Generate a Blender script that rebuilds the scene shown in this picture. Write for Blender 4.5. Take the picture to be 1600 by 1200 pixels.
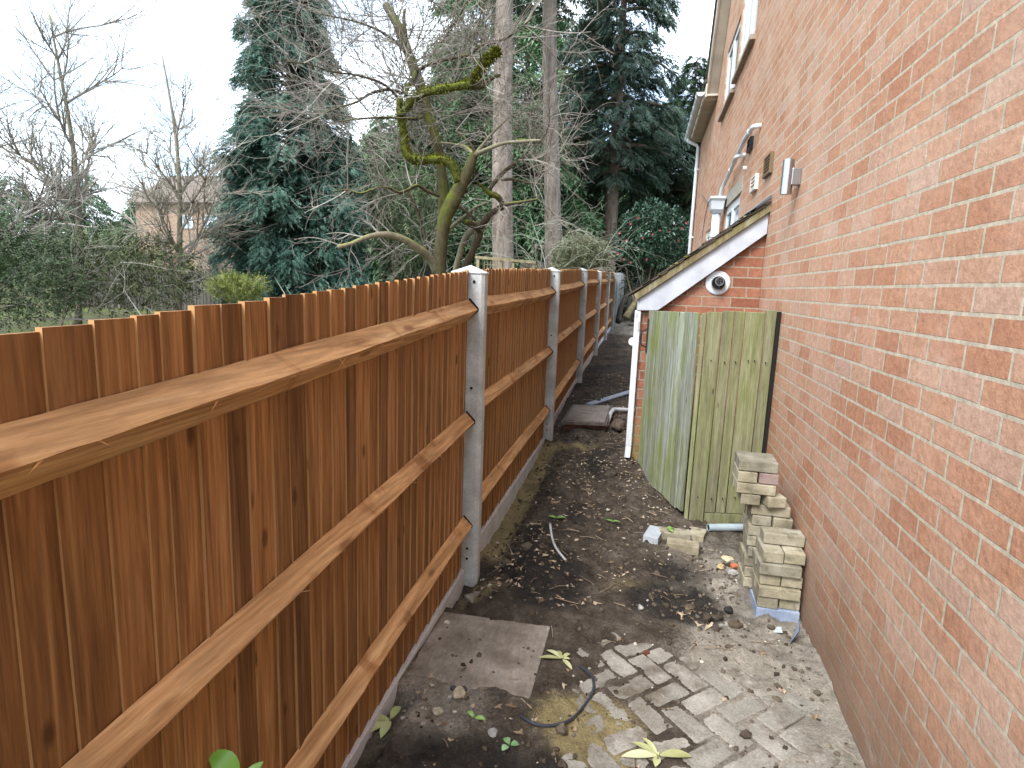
import bpy, math, random
import numpy as np
from mathutils import Vector, Matrix
rad = math.radians
for o in list(bpy.data.objects): bpy.data.objects.remove(o)
SC = bpy.context.scene
COL = SC.collection

# ------------------------------------------------------------------ camera
FPX, CAM = 931.0, np.array([0.0, 0.0, 1.63])
_y, _p, _r = rad(-12.165), rad(-9.429), rad(2.1516)
CF = np.array([math.sin(_y)*math.cos(_p), math.cos(_y)*math.cos(_p), math.sin(_p)])
_R0 = np.array([math.cos(_y), -math.sin(_y), 0.0]); _U0 = np.cross(_R0, CF)
CR = _R0*math.cos(_r)+_U0*math.sin(_r); CU = np.cross(CR, CF)
cd = bpy.data.cameras.new('camera'); cam = bpy.data.objects.new('camera', cd); COL.objects.link(cam)
cd.sensor_width = 36.0; cd.lens = FPX/1600*36.0; cd.clip_start = 0.05; cd.clip_end = 500
cam.matrix_world = Matrix(((CR[0], CU[0], -CF[0], CAM[0]), (CR[1], CU[1], -CF[1], CAM[1]), (CR[2], CU[2], -CF[2], CAM[2]), (0, 0, 0, 1)))
SC.camera = cam
def at(x, y, Y):                       # photo pixel -> the point of that sight line at depth Y
    r = (x-800)/FPX*CR-(y-600)/FPX*CU+CF
    return CAM+r*Y/r[1]

# ------------------------------------------------------------------ world, sun, exposure
SC.view_settings.view_transform = 'Standard'; SC.view_settings.look = 'None'
SC.view_settings.exposure = 1.85; SC.view_settings.gamma = 1.0
W = bpy.data.worlds.new('World'); SC.world = W; W.use_nodes = True
wn, wl = W.node_tree.nodes, W.node_tree.links
wn.clear()
wo = wn.new('ShaderNodeOutputWorld'); bg = wn.new('ShaderNodeBackground'); bg2 = wn.new('ShaderNodeBackground')
sky = wn.new('ShaderNodeTexSky'); sky.sky_type = 'NISHITA'; sky.sun_disc = False
SUN_EL, SUN_ROT = rad(48), rad(205)
sky.sun_elevation = SUN_EL; sky.sun_rotation = SUN_ROT
bg.inputs['Strength'].default_value = 0.12
wl.new(sky.outputs[0], bg.inputs['Color'])
tc = wn.new('ShaderNodeTexCoord'); nz = wn.new('ShaderNodeTexNoise'); nz.inputs['Scale'].default_value = 3.0; nz.inputs['Detail'].default_value = 6
wl.new(tc.outputs['Generated'], nz.inputs['Vector'])
cr = wn.new('ShaderNodeValToRGB'); cr.color_ramp.elements[0].position = 0.38; cr.color_ramp.elements[0].color = (0.10, 0.10, 0.10, 1)
cr.color_ramp.elements[1].position = 0.6; cr.color_ramp.elements[1].color = (0.97, 0.97, 0.97, 1)
wl.new(nz.outputs['Fac'], cr.inputs['Fac'])
bg2.inputs['Color'].default_value = (0.82, 0.92, 1.0, 1); bg2.inputs['Strength'].default_value = 1.0
mx = wn.new('ShaderNodeMixShader'); wl.new(cr.outputs[0], mx.inputs['Fac']); wl.new(bg.outputs[0], mx.inputs[1]); wl.new(bg2.outputs[0], mx.inputs[2])
wl.new(mx.outputs[0], wo.inputs['Surface'])
sd = bpy.data.lights.new('sun', 'SUN'); sd.energy = 1.4; sd.angle = rad(25); sd.color = (1.0, 0.975, 0.94)
so = bpy.data.objects.new('sun', sd); COL.objects.link(so)
# sky sun_rotation r: sun azimuth measured from +Y clockwise
sdir = Vector((math.sin(SUN_ROT)*math.cos(SUN_EL), math.cos(SUN_ROT)*math.cos(SUN_EL), math.sin(SUN_EL)))
so.rotation_euler = (-sdir).to_track_quat('-Z', 'Y').to_euler()
so.location = (0, -5, 20)

# ------------------------------------------------------------------ numpy noise
def _hash(i, j, k, s):
    h = (i*374761393+j*668265263+k*2147483647+s*1274126177) & 0xFFFFFFFF
    h = ((h ^ (h >> 13))*1274126177) & 0xFFFFFFFF
    return ((h ^ (h >> 16)) & 0xFFFF)/65535.0
def vnoise(x, y, z=0.0, s=0):
    x = np.asarray(x, float); y = np.asarray(y, float)+0*x; z = np.asarray(z, float)+0*x
    i, j, k = np.floor(x).astype(np.int64), np.floor(y).astype(np.int64), np.floor(z).astype(np.int64)
    u, v, w = x-i, y-j, z-k
    u, v, w = u*u*(3-2*u), v*v*(3-2*v), w*w*(3-2*w)
    r = 0
    for a in (0, 1):
        for b in (0, 1):
            for c in (0, 1):
                r = r+_hash(i+a, j+b, k+c, s)*(u if a else 1-u)*(v if b else 1-v)*(w if c else 1-w)
    return r
def fbm(x, y, o=4, s=0, z=0.0):
    r, a, t = 0, 1.0, 0.0
    x = np.asarray(x, float); y = np.asarray(y, float)
    for q in range(o):
        r = r+a*vnoise(x*2**q+17.3*q, y*2**q-9.1*q, z*2**q, s+q); t += a; a *= .5
    return r/t
def sstep(a, b, x):
    t = np.clip((np.asarray(x, float)-a)/(b-a), 0, 1); return t*t*(3-2*t)

# ------------------------------------------------------------------ mesh building
class G:
    def __init__(s): s.v, s.f, s.r, s.n = [], [], [], 0
    def add(s, V, faces, rnd=0.5):
        V = np.asarray(V, float).reshape(-1, 3)
        for F in (faces if isinstance(faces, list) else [faces]):
            F = np.asarray(F, np.int64)
            if F.ndim == 1: F = F[None]
            s.f.append(F+s.n); s.r.append(np.broadcast_to(np.asarray(rnd, float), (len(F),)).copy())
        s.v.append(V); s.n += len(V)
        return s
    BF = np.array([[0, 3, 2, 1], [4, 5, 6, 7], [0, 1, 5, 4], [1, 2, 6, 5], [2, 3, 7, 6], [3, 0, 4, 7]])
    def box(s, x0, x1, y0, y1, z0, z1, rnd=0.5):
        return s.add([(x0, y0, z0), (x1, y0, z0), (x1, y1, z0), (x0, y1, z0), (x0, y0, z1), (x1, y0, z1), (x1, y1, z1), (x0, y1, z1)], G.BF, rnd)
    def hexa(s, p8, rnd=0.5): return s.add(p8, G.BF, rnd)
    def obox(s, c, ax, h, rnd=0.5):    # oriented box: axes rows, half sizes
        ax = np.asarray(ax, float); c = np.asarray(c, float)
        sg = np.array([(-1, -1, -1), (1, -1, -1), (1, 1, -1), (-1, 1, -1), (-1, -1, 1), (1, -1, 1), (1, 1, 1), (-1, 1, 1)])*np.asarray(h)
        return s.add(c+sg@ax, G.BF, rnd)
    def beam(s, a, b, w, h, up=(0, 0, 1), rnd=0.5):
        a, b = np.asarray(a, float), np.asarray(b, float); d = b-a; L = np.linalg.norm(d); d /= L
        sx = np.cross(d, up); sx /= np.linalg.norm(sx); u = np.cross(sx, d)
        return s.obox((a+b)/2, [sx, d, u], (w/2, L/2, h/2), rnd)
    def prism(s, poly, vec, rnd=0.5):
        P = np.asarray(poly, float); n = len(P); Q = P+np.asarray(vec, float)
        F = [np.arange(n)[::-1], np.arange(n, 2*n), np.array([[i, (i+1) % n, n+(i+1) % n, n+i] for i in range(n)])]
        return s.add(np.vstack([P, Q]), F, rnd)
    def tube(s, P, R, n=8, rnd=0.5, cap=True):
        P = np.asarray(P, float); m = len(P); R = np.broadcast_to(np.asarray(R, float), (m,))
        T = np.gradient(P, axis=0); T /= np.linalg.norm(T, axis=1)[:, None]+1e-9
        a = np.array([0, 0, 1.0]) if abs(T[0][2]) < .9 else np.array([1.0, 0, 0])
        N = np.zeros_like(P); N[0] = a-T[0]*(a@T[0]); N[0] /= np.linalg.norm(N[0])
        for i in range(1, m):
            q = N[i-1]-T[i]*(N[i-1]@T[i]); N[i] = q/(np.linalg.norm(q)+1e-9)
        B = np.cross(T, N); th = np.arange(n)*2*math.pi/n
        V = P[:, None]+R[:, None, None]*(np.cos(th)[None, :, None]*N[:, None]+np.sin(th)[None, :, None]*B[:, None])
        i, j = np.meshgrid(np.arange(m-1), np.arange(n), indexing='ij'); j2 = (j+1) % n
        F = [np.stack([i*n+j, i*n+j2, (i+1)*n+j2, (i+1)*n+j], -1).reshape(-1, 4)]
        if cap: F += [np.arange(n)[::-1], (m-1)*n+np.arange(n)]
        return s.add(V.reshape(-1, 3), F, rnd)
    def lathe(s, c, axis, prof, n=24, rnd=0.5):   # prof: (along axis, radius)
        c = np.asarray(c, float); ax = np.asarray(axis, float); ax /= np.linalg.norm(ax)
        a = np.array([0, 0, 1.0]) if abs(ax[2]) < .9 else np.array([1.0, 0, 0])
        u = np.cross(ax, a); u /= np.linalg.norm(u); w = np.cross(ax, u); th = np.arange(n)*2*math.pi/n
        ring = np.cos(th)[:, None]*u+np.sin(th)[:, None]*w
        V = np.concatenate([c+ax*h+ring*r for h, r in prof]); m = len(prof)
        i, j = np.meshgrid(np.arange(m-1), np.arange(n), indexing='ij'); j2 = (j+1) % n
        F = [np.stack([i*n+j, i*n+j2, (i+1)*n+j2, (i+1)*n+j], -1).reshape(-1, 4), np.arange(n)[::-1], (m-1)*n+np.arange(n)]
        return s.add(V, F, rnd)
    def inst(s, tv, tf, pos, M, rnd):  # template verts/faces copied by numpy; M: (N,3,3) rows = local axes * scale
        N = len(pos); k = len(tv)
        V = np.einsum('tk,nkj->ntj', tv, M)+pos[:, None]
        F = (tf[None]+(np.arange(N)*k)[:, None, None]).reshape(-1, tf.shape[1])
        return s.add(V.reshape(-1, 3), F, np.repeat(rnd, len(tf)))

def link(name, me, mat, parent=None, loc=None, smooth=False):
    o = bpy.data.objects.new(name, me); COL.objects.link(o)
    if mat: me.materials.append(mat)
    me.polygons.foreach_set('use_smooth', np.full(len(me.polygons), bool(smooth)))
    if parent is not None: o.parent = parent
    elif loc is not None: o.location = loc
    return o
def obj(name, g, mat, parent=None, smooth=False, bevel=0, attrs=None, loc=None):
    V = np.concatenate(g.v) if g.v else np.zeros((0, 3))
    off = np.zeros(3)
    if parent is not None: off = np.array(parent.matrix_basis.translation)+(np.array(parent.parent.matrix_basis.translation) if parent.parent else 0)
    elif loc is not None: off = np.array(loc, float)
    V = V-off
    me = bpy.data.meshes.new(name)
    me.vertices.add(len(V)); me.vertices.foreach_set('co', V.ravel())
    tot = np.concatenate([np.full(len(F), F.shape[1]) for F in g.f]); idx = np.concatenate([F.ravel() for F in g.f])
    me.loops.add(len(idx)); me.loops.foreach_set('vertex_index', idx.astype(np.int32))
    me.polygons.add(len(tot)); me.polygons.foreach_set('loop_start', np.concatenate([[0], np.cumsum(tot)[:-1]]).astype(np.int32))
    try: me.polygons.foreach_set('loop_total', tot.astype(np.int32))
    except Exception: pass
    me.update(calc_edges=True)
    a = me.attributes.new('rnd', 'FLOAT', 'FACE'); a.data.foreach_set('value', np.concatenate(g.r).astype(np.float32))
    if attrs:
        for k, val in attrs.items():
            a = me.attributes.new(k, 'FLOAT', 'POINT'); a.data.foreach_set('value', np.asarray(val, np.float32).ravel())
    me.validate()
    o = link(name, me, mat, parent, loc, smooth)
    if bevel:
        m = o.modifiers.new('bevel', 'BEVEL'); m.width = bevel; m.segments = 2; m.limit_method = 'ANGLE'; m.angle_limit = rad(35)
    return o
def tag(o, label, cat, group=None):
    o['label'] = label; o['category'] = cat
    if group: o['group'] = group
    return o
def thing(name, label, cat, loc, group=None):
    o = bpy.data.objects.new(name, None); COL.objects.link(o); o.location = tuple(float(c) for c in loc); o.empty_display_size = .1
    return tag(o, label, cat, group)
def kind(o, k): o['kind'] = k; return o

# ------------------------------------------------------------------ materials
class M:
    def __init__(s, name, rough=0.8, spec=0.3):
        s.m = bpy.data.materials.new(name); s.m.use_nodes = True; s.n, s.l = s.m.node_tree.nodes, s.m.node_tree.links
        s.b = s.n['Principled BSDF']; s.b.inputs['Roughness'].default_value = rough; s.b.inputs['Specular IOR Level'].default_value = spec
        s.pos = s.n.new('ShaderNodeNewGeometry').outputs['Position']
    def _in(s, sock, v):
        if isinstance(v, bpy.types.NodeSocket): s.l.new(v, sock)
        elif v is not None:
            if isinstance(v, (tuple, list)) and len(v) == 3 and sock.type == 'RGBA': v = tuple(v)+(1,)
            sock.default_value = v
    def scale(s, sx, sy, sz, vec=None):
        m = s.n.new('ShaderNodeVectorMath'); m.operation = 'MULTIPLY'; s._in(m.inputs[0], vec or s.pos); m.inputs[1].default_value = (sx, sy, sz); return m.outputs[0]
    def noise(s, sc, detail=4, vec=None, rough=.55, dist=0, out='Fac'):
        m = s.n.new('ShaderNodeTexNoise'); s._in(m.inputs['Vector'], vec or s.pos); m.inputs['Scale'].default_value = sc
        m.inputs['Detail'].default_value = detail; m.inputs['Roughness'].default_value = rough; m.inputs['Distortion'].default_value = dist; return m.outputs[out]
    def voro(s, sc, vec=None, out='Distance', feat='F1'):
        m = s.n.new('ShaderNodeTexVoronoi'); m.feature = feat; s._in(m.inputs['Vector'], vec or s.pos); m.inputs['Scale'].default_value = sc; return m.outputs[out]
    def ramp(s, f, st, ip='LINEAR'):
        m = s.n.new('ShaderNodeValToRGB'); s._in(m.inputs['Fac'], f); e = m.color_ramp; e.interpolation = ip
        while len(e.elements) < len(st): e.elements.new(.5)
        for el, (p, c) in zip(e.elements, st):
            el.position = p; el.color = (c, c, c, 1) if not isinstance(c, tuple) else tuple(c)+(1,)
        return m.outputs[0]
    def mix(s, a, b, f, mode='MIX'):
        m = s.n.new('ShaderNodeMix'); m.data_type = 'RGBA'; m.blend_type = mode; s._in(m.inputs[0], f); s._in(m.inputs[6], a); s._in(m.inputs[7], b); return m.outputs[2]
    def math(s, op, a, b=0.0, c=None):
        m = s.n.new('ShaderNodeMath'); m.operation = op; s._in(m.inputs[0], a); s._in(m.inputs[1], b)
        if c is not None: s._in(m.inputs[2], c)
        return m.outputs[0]
    def attr(s, name): m = s.n.new('ShaderNodeAttribute'); m.attribute_name = name; return m.outputs['Fac']
    def sep(s, vec=None):
        m = s.n.new('ShaderNodeSeparateXYZ'); s._in(m.inputs[0], vec or s.pos); return m.outputs
    def comb(s, x=0., y=0., z=0.):
        m = s.n.new('ShaderNodeCombineXYZ')
        for q, v in zip(m.inputs, (x, y, z)): s._in(q, v)
        return m.outputs[0]
    def bump(s, h, st=.3, d=.01):
        m = s.n.new('ShaderNodeBump'); m.inputs['Strength'].default_value = st; m.inputs['Distance'].default_value = d; s._in(m.inputs['Height'], h)
        s.l.new(m.outputs[0], s.b.inputs['Normal'])
    def col(s, c): s._in(s.b.inputs['Base Color'], c); return s
    def rough(s, v): s._in(s.b.inputs['Roughness'], v); return s
def plain(name, c, rough=.6, var=.12, sc=25, spec=.3, metal=0):
    m = M(name, rough, spec); f = m.noise(sc, 5)
    lo, hi = tuple(max(0, q*(1-var*1.6)) for q in c), tuple(min(1, q*(1+var)) for q in c)
    m.col(m.ramp(f, [(.3, lo), (.7, hi)])); m.bump(f, .08, .004); m.b.inputs['Metallic'].default_value = metal
    return m.m

def wood_board(name, dark, mid, light, knot, axis='z'):
    m = M(name, .75, .2)
    r = m.attr('rnd'); off = m.math('MULTIPLY', r, 37.0)
    x, y, z = m.sep()
    if axis == 'z': v = m.comb(x, m.math('ADD', y, off), m.math('ADD', z, off)); st = (30, 30, 1.3); kn = (9, 9, 4.4)
    else: v = m.comb(x, m.math('ADD', y, off), m.math('ADD', z, off)); st = (25, 1.1, 25); kn = (9, 2.6, 9)
    g = m.noise(1.0, 6, m.scale(*st, vec=v), .6, 1.2)
    fine = m.noise(3.2, 4, m.scale(*st, vec=v), .7)
    big = m.noise(1.6, 3, v)
    c = m.ramp(g, [(.25, dark), (.5, mid), (.78, light)])
    c = m.mix(c, m.ramp(fine, [(.35, .62), (.68, 1.18)]), .85, 'MULTIPLY')
    c = m.mix(c, m.ramp(big, [(.3, .7), (.7, 1.15)]), .7, 'MULTIPLY')
    if axis == 'y':   # dark saw-tooth bands of knotwood across the rail
        c = m.mix(c, (.62, .5, .42), m.ramp(m.noise(1.0, 3, m.scale(4, 5.5, 4, vec=v), .6, .4), [(.57, 0.), (.66, .85)]), 'MULTIPLY')
    c = m.mix(c, m.ramp(r, [(0, .55), (.5, .95), (1, 1.3)]), .85, 'MULTIPLY')
    if axis == 'z': c = m.mix(c, m.mix(light, mid, .25), m.math('GREATER_THAN', r, 1.5))   # paler sawn edge of each board
    k = m.voro(1.0, m.scale(*kn, vec=v))
    km = m.ramp(k, [(.07, 1.0), (.15, 0.0)])
    c = m.mix(c, knot, m.math('MULTIPLY', km, .7))
    m.col(c); m.bump(m.math('ADD', g, m.math('MULTIPLY', fine, .6)), .3, .003)
    return m.m

def brick_mat(name, horiz, cols, mortar, bw=.225, rh=.08, ms=.0065, bumpd=.006, moss=None, haze=None, foot=None):
    m = M(name, .85, .2)
    x, y, z = m.sep(); v = m.comb(y if horiz == 'y' else x, z, 0.0)
    wob = m.noise(6, 2, out='Color'); v2 = m.n.new('ShaderNodeVectorMath'); v2.operation = 'MULTIPLY_ADD'
    m._in(v2.inputs[0], wob); v2.inputs[1].default_value = (.006, .006, 0); m._in(v2.inputs[2], v); v = v2.outputs[0]
    b = m.n.new('ShaderNodeTexBrick'); m._in(b.inputs['Vector'], v)
    b.inputs['Color1'].default_value = (0, 0, 0, 1); b.inputs['Color2'].default_value = (1, 1, 1, 1); b.inputs['Mortar'].default_value = (.5, .5, .5, 1)
    b.inputs['Scale'].default_value = 1; b.inputs['Mortar Size'].default_value = ms; b.inputs['Mortar Smooth'].default_value = .15
    b.inputs['Brick Width'].default_value = bw; b.inputs['Row Height'].default_value = rh; b.inputs['Bias'].default_value = 0
    n1 = m.noise(38, 6, rough=.65); n2 = m.noise(2.2, 4); n3 = m.noise(170, 3)
    f = m.math('ADD', m.math('MULTIPLY', b.outputs['Color'], .75), m.math('MULTIPLY', n1, .25))
    c = m.ramp(f, [(i/(len(cols)-1), q) for i, q in enumerate(cols)])
    c = m.mix(c, m.ramp(n1, [(.3, .72), (.7, 1.2)]), .7, 'MULTIPLY')
    c = m.mix(c, m.ramp(n3, [(.35, .8), (.65, 1.12)]), .6, 'MULTIPLY')
    c = m.mix(c, m.ramp(n2, [(.3, .86), (.7, 1.1)]), .8, 'MULTIPLY')
    if haze: c = m.mix(c, haze, m.ramp(m.noise(1.1, 5, rough=.7), [(.45, 0.), (.75, .55)]))
    mo = m.mix(mortar, m.ramp(n1, [(.3, .65), (.7, 1.15)]), .8, 'MULTIPLY')
    c = m.mix(c, mo, b.outputs['Fac'])
    if moss:   # low damp band of algae on the bricks near the ground, ragged
        h = m.math('ADD', z, m.math('MULTIPLY', n2, .5))
        c = m.mix(c, moss, m.ramp(h, [(.35, .75), (.95, 0.)]))
    if foot:   # splash-dirtied courses at the foot of the wall, salt bloom and odd dark stains higher up
        c = m.mix(c, foot, m.ramp(m.math('ADD', z, m.math('MULTIPLY', m.noise(3.5, 6, rough=.7), .7)), [(.42, .8), (.95, 0.)]))
        c = m.mix(c, (.58, .53, .48), m.ramp(m.noise(1.9, 7, m.scale(1, 1, 1.6), .75), [(.60, 0.), (.74, .6)]))
        c = m.mix(c, (.25, .15, .11), m.ramp(m.noise(2.7, 6, m.scale(1, 1, .7), .7), [(.62, 0.), (.76, .5)]))
    m.col(c)
    m.bump(m.math('ADD', m.math('MULTIPLY', b.outputs['Fac'], -1.0), m.math('MULTIPLY', n1, .45)), .8, bumpd)
    return m.m
def leaf_mat(name, dark, mid, light, rough=.5, spec=.3, sc=1.5):
    m = M(name, rough, spec); r = m.attr('rnd'); n = m.noise(sc, 3)
    c = m.ramp(m.math('ADD', m.math('MULTIPLY', r, .6), m.math('MULTIPLY', n, .4)), [(.15, dark), (.5, mid), (.85, light)])
    m.col(c); m.b.inputs['Subsurface Weight'].default_value = 0
    return m.m
def bark_mat(name, a, b, moss=None, amt=.0, vs=(9, 9, 2.0), bd=.02):
    m = M(name, .9, .15); v = m.scale(*vs); n = m.noise(1.6, 6, v, .65, .6); n2 = m.noise(4, 4)
    c = m.ramp(n, [(.3, a), (.68, b)])
    c = m.mix(c, m.ramp(n2, [(.3, .75), (.7, 1.2)]), .6, 'MULTIPLY')
    if moss:
        g = m.n.new('ShaderNodeNewGeometry'); nz_ = m.sep(g.outputs['Normal'])[2]
        f = m.math('ADD', m.math('MULTIPLY', nz_, .3), m.noise(3.0, 5))
        c = m.mix(c, moss, m.ramp(f, [(.75-amt, 0.), (.95-amt, 1.)]))
    m.col(c); m.bump(n, .7, bd)
    return m.m

WOOD = wood_board('treated_board', (.130, .059, .022), (.30, .145, .055), (.49, .275, .125), (.042, .017, .007))
RAIL = wood_board('treated_rail', (.28, .14, .055), (.52, .295, .135), (.66, .44, .235), (.17, .06, .02), 'y')
def _conc(name, a, b, c3, vary=False):
    m = M(name, .85, .25); n = m.noise(7, 6, rough=.65); n2 = m.noise(120, 3); n3 = m.voro(160)
    c = m.ramp(n, [(.3, a), (.52, b), (.75, c3)]); c = m.mix(c, m.ramp(n2, [(.3, .75), (.7, 1.15)]), .7, 'MULTIPLY')
    c = m.mix(c, (.12, .11, .1), m.ramp(n3, [(.03, .5), (.09, 0.)]))
    if vary: c = m.mix(c, m.ramp(m.attr('rnd'), [(0, (.72, .74, .78)), (.5, (1., .97, .9)), (1, (1.2, 1.17, 1.1))]), .85, 'MULTIPLY'); c = m.mix(c, (.09, .085, .06), m.ramp(m.noise(16, 5), [(.56, 0.), (.72, .7)]))
    m.col(c); m.bump(m.math('ADD', n2, n), .25, .004); return m.m
CONC = _conc('concrete_post', (.30, .32, .32), (.45, .475, .475), (.60, .625, .63))
GRAVEL = _conc('concrete_gravel_board', (.44, .46, .49), (.58, .60, .64), (.68, .70, .74))
PAVER = _conc('weathered_paver', (.16, .142, .10), (.295, .268, .195), (.44, .415, .35), True)
PAVER2 = _conc('purple_paver', (.16, .11, .10), (.26, .19, .17), (.34, .27, .24))
SLABM = _conc('slab_stone', (.16, .13, .105), (.25, .215, .18), (.36, .32, .28))
BLUEB = _conc('blue_engineering_block', (.17, .21, .29), (.26, .31, .41), (.35, .4, .5))
BRICK = brick_mat('house_brick', 'y', [(.38, .17, .10), (.43, .205, .12), (.465, .24, .145), (.48, .28, .19), (.455, .30, .235)], (.48, .40, .30), haze=(.49, .36, .28), bumpd=.011, foot=(.19, .125, .085))
BRICKG = brick_mat('lean_to_brick', 'x', [(.20, .075, .045), (.28, .11, .065), (.33, .145, .09), (.34, .18, .125)], (.33, .26, .19), moss=(.20, .19, .055))
BRICKY = brick_mat('lean_to_side_brick', 'y', [(.27, .09, .045), (.40, .15, .08), (.44, .24, .15)], (.42, .33, .22))
WHITE = plain('white_upvc', (.62, .65, .68), .35, .04, 12, .4)
WHITEP = plain('white_painted_board', (.46, .48, .53), .5, .1, 9)
GREYP = plain('grey_plastic', (.33, .40, .42), .4, .1, 15)
BLACK = plain('black_plastic', (.02, .02, .022), .4, .1, 15)
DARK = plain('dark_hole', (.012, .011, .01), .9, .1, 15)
LEAD = plain('lead_flashing', (.13, .155, .19), .45, .18, 10, .4)
STEEL = plain('stainless_steel', (.40, .41, .43), .28, .03, 20, .5, 1.0)
BROWNV = plain('brown_vent', (.16, .11, .06), .6, .15, 30)
LINTEL = plain('stone_lintel', (.36, .33, .27), .8, .15, 18)
SILL = plain('sill_tile', (.34, .27, .22), .7, .15, 18)
SOFFIT = plain('soffit_paint', (.50, .45, .38), .6, .12, 4)
TILE = plain('roof_tile', (.075, .06, .05), .85, .3, 14)
def _glass():
    m = M('window_glass', .04, .9); m.col((.10, .16, .20)); m.b.inputs['IOR'].default_value = 1.6; return m.m
GLASS = _glass()
def _algae(name, cols, streak, green, ga):
    m = M(name, .85, .15); r = m.attr('rnd'); off = m.math('MULTIPLY', r, 23.0); x, y, z = m.sep()
    v = m.comb(m.math('ADD', x, off), y, m.math('ADD', z, off))
    g = m.noise(1.0, 6, m.scale(38, 38, 1.8, vec=v), .65, .8); p = m.noise(3.2, 5, m.scale(1.6, 1.6, .7, vec=v), .65); fine = m.noise(90, 4, m.scale(1, 1, .12, vec=v))
    c = m.ramp(g, [(.28, cols[0]), (.5, cols[1]), (.75, cols[2])])
    c = m.mix(c, green, m.math('MULTIPLY', m.ramp(p, [(.42, 0.), (.58, 1.)]), ga))
    c = m.mix(c, streak, m.ramp(m.noise(1.0, 5, m.scale(16, 16, .9, vec=v), .7), [(.47, 0.), (.64, .75)]))
    c = m.mix(c, m.ramp(fine, [(.3, .7), (.7, 1.2)]), .7, 'MULTIPLY')
    c = m.mix(c, m.ramp(r, [(0, .8), (1, 1.15)]), .7, 'MULTIPLY')
    k = m.voro(1.0, m.scale(11, 11, 3.5, vec=v)); c = m.mix(c, (.05, .045, .02), m.ramp(k, [(.05, .8), (.1, 0.)]))
    m.col(c); m.bump(m.math('ADD', g, fine), .4, .005); return m.m
ALGAE_R = _algae('algae_board', [(.12, .12, .06), (.23, .23, .125), (.37, .37, .25)], (.17, .15, .11), (.19, .215, .075), .5)
ALGAE_L = _algae('weathered_board', [(.11, .12, .08), (.22, .23, .175), (.37, .385, .33)], (.37, .40, .375), (.175, .205, .05), .75)
MOSSWOOD = _algae('mossy_timber', [(.10, .08, .04), (.19, .15, .08), (.28, .24, .15)], (.32, .30, .2), (.17, .17, .06), .5)

# ================================================================== THE SETTING
GY = [-6, 2, 3.04, 4.3, 5.79, 8.54, 11.3, 14, 17, 20, 60, 200]; GZ = [-.06, -.02, 0, .04, .11, .27, .37, .45, .52, .6, 1.0, 1.2]
def gbase(y): return np.interp(y, GY, GZ)
def ghump(x, y):
    h = .13*np.exp(-(((x+.02)/.3)**2+((y-5.45)/.55)**2))            # soil banked up at the lean-to corner
    h = h+.05*np.exp(-(((x+.45)/.5)**2+((y-7.8)/.9)**2))
    h = h-.06*np.exp(-(((x+.80)/.09)**2+((y-2.86)/.16)**2))         # hole beside the first post
    h = h+.05*np.exp(-(((x+.70)/.10)**2+((y-2.84)/.10)**2))
    h = h-.045*sstep(-.66, -.80, x)*sstep(3.15, 3.6, y)*sstep(6.0, 5.2, y)   # sandy trench along the gravel boards
    h = h-.05*sstep(-.76, -.84, x)*sstep(3.1, 2.9, y)
    h = h+.045*np.exp(-(((x+.5)/.16)**2+((y-3.35)/.45)**2))
    h = h+.03*np.exp(-(((x+.55)/.12)**2))*sstep(3.2, 4, y)*sstep(14, 8, y)
    h = h+.02*np.exp(-(((x-.12)/.22)**2+((y-2.98)/.2)**2))
    return h
ROT = math.cos(rad(45))
def cover(x, y):       # how far soil buries the block paving: > 0 buried
    n = fbm(x*5.5, y*5.5, 4, 11)-.5
    fine = fbm(x*28, y*28, 3, 23)-.5
    c = .95*sstep(2.34, 2.82, y+.25*(x-.3))+.9*sstep(.02, -.28, x)+.12*sstep(.5, .9, x)*sstep(2.4, 2.7, y)-.20
    return c+1.35*n+.6*fine
def gfine(x, y):
    a = fbm(x*2.2, y*2.2, 3, 1)-.5; b = fbm(x*11, y*11, 4, 5)-.5; c = fbm(x*42, y*42, 3, 9)-.5
    rough = .35+.65*sstep(2.5, 3.2, y)
    d = np.abs(fbm(x*19, y*19, 3, 13)-.5)
    return .05*a*rough+.056*b*rough+.03*c+.055*d*rough*sstep(.5, .62, fbm(x*2.7, y*2.7, 3, 15))
PAV = []
_w, _cs, _sn = .103, math.cos(rad(-47)), math.sin(rad(-47))
for _k in range(-40, 41):
    for _n in range(-12, 13):
        for _c in (((_k+4*_n+1)*_w, (_k+.5)*_w, _w-.005, _w/2-.005), ((_k+4*_n+3.5)*_w, (_k+1)*_w, _w/2-.005, _w-.005)):
            _px, _py = _c[0]*_cs-_c[1]*_sn+.31, _c[0]*_sn+_c[1]*_cs+2.21
            if -.75 < _px < .78 and 1.0 < _py < 3.0: PAV.append((_px, _py, _c[2], _c[3], _cs, _sn))
SLABZ = .004
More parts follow.
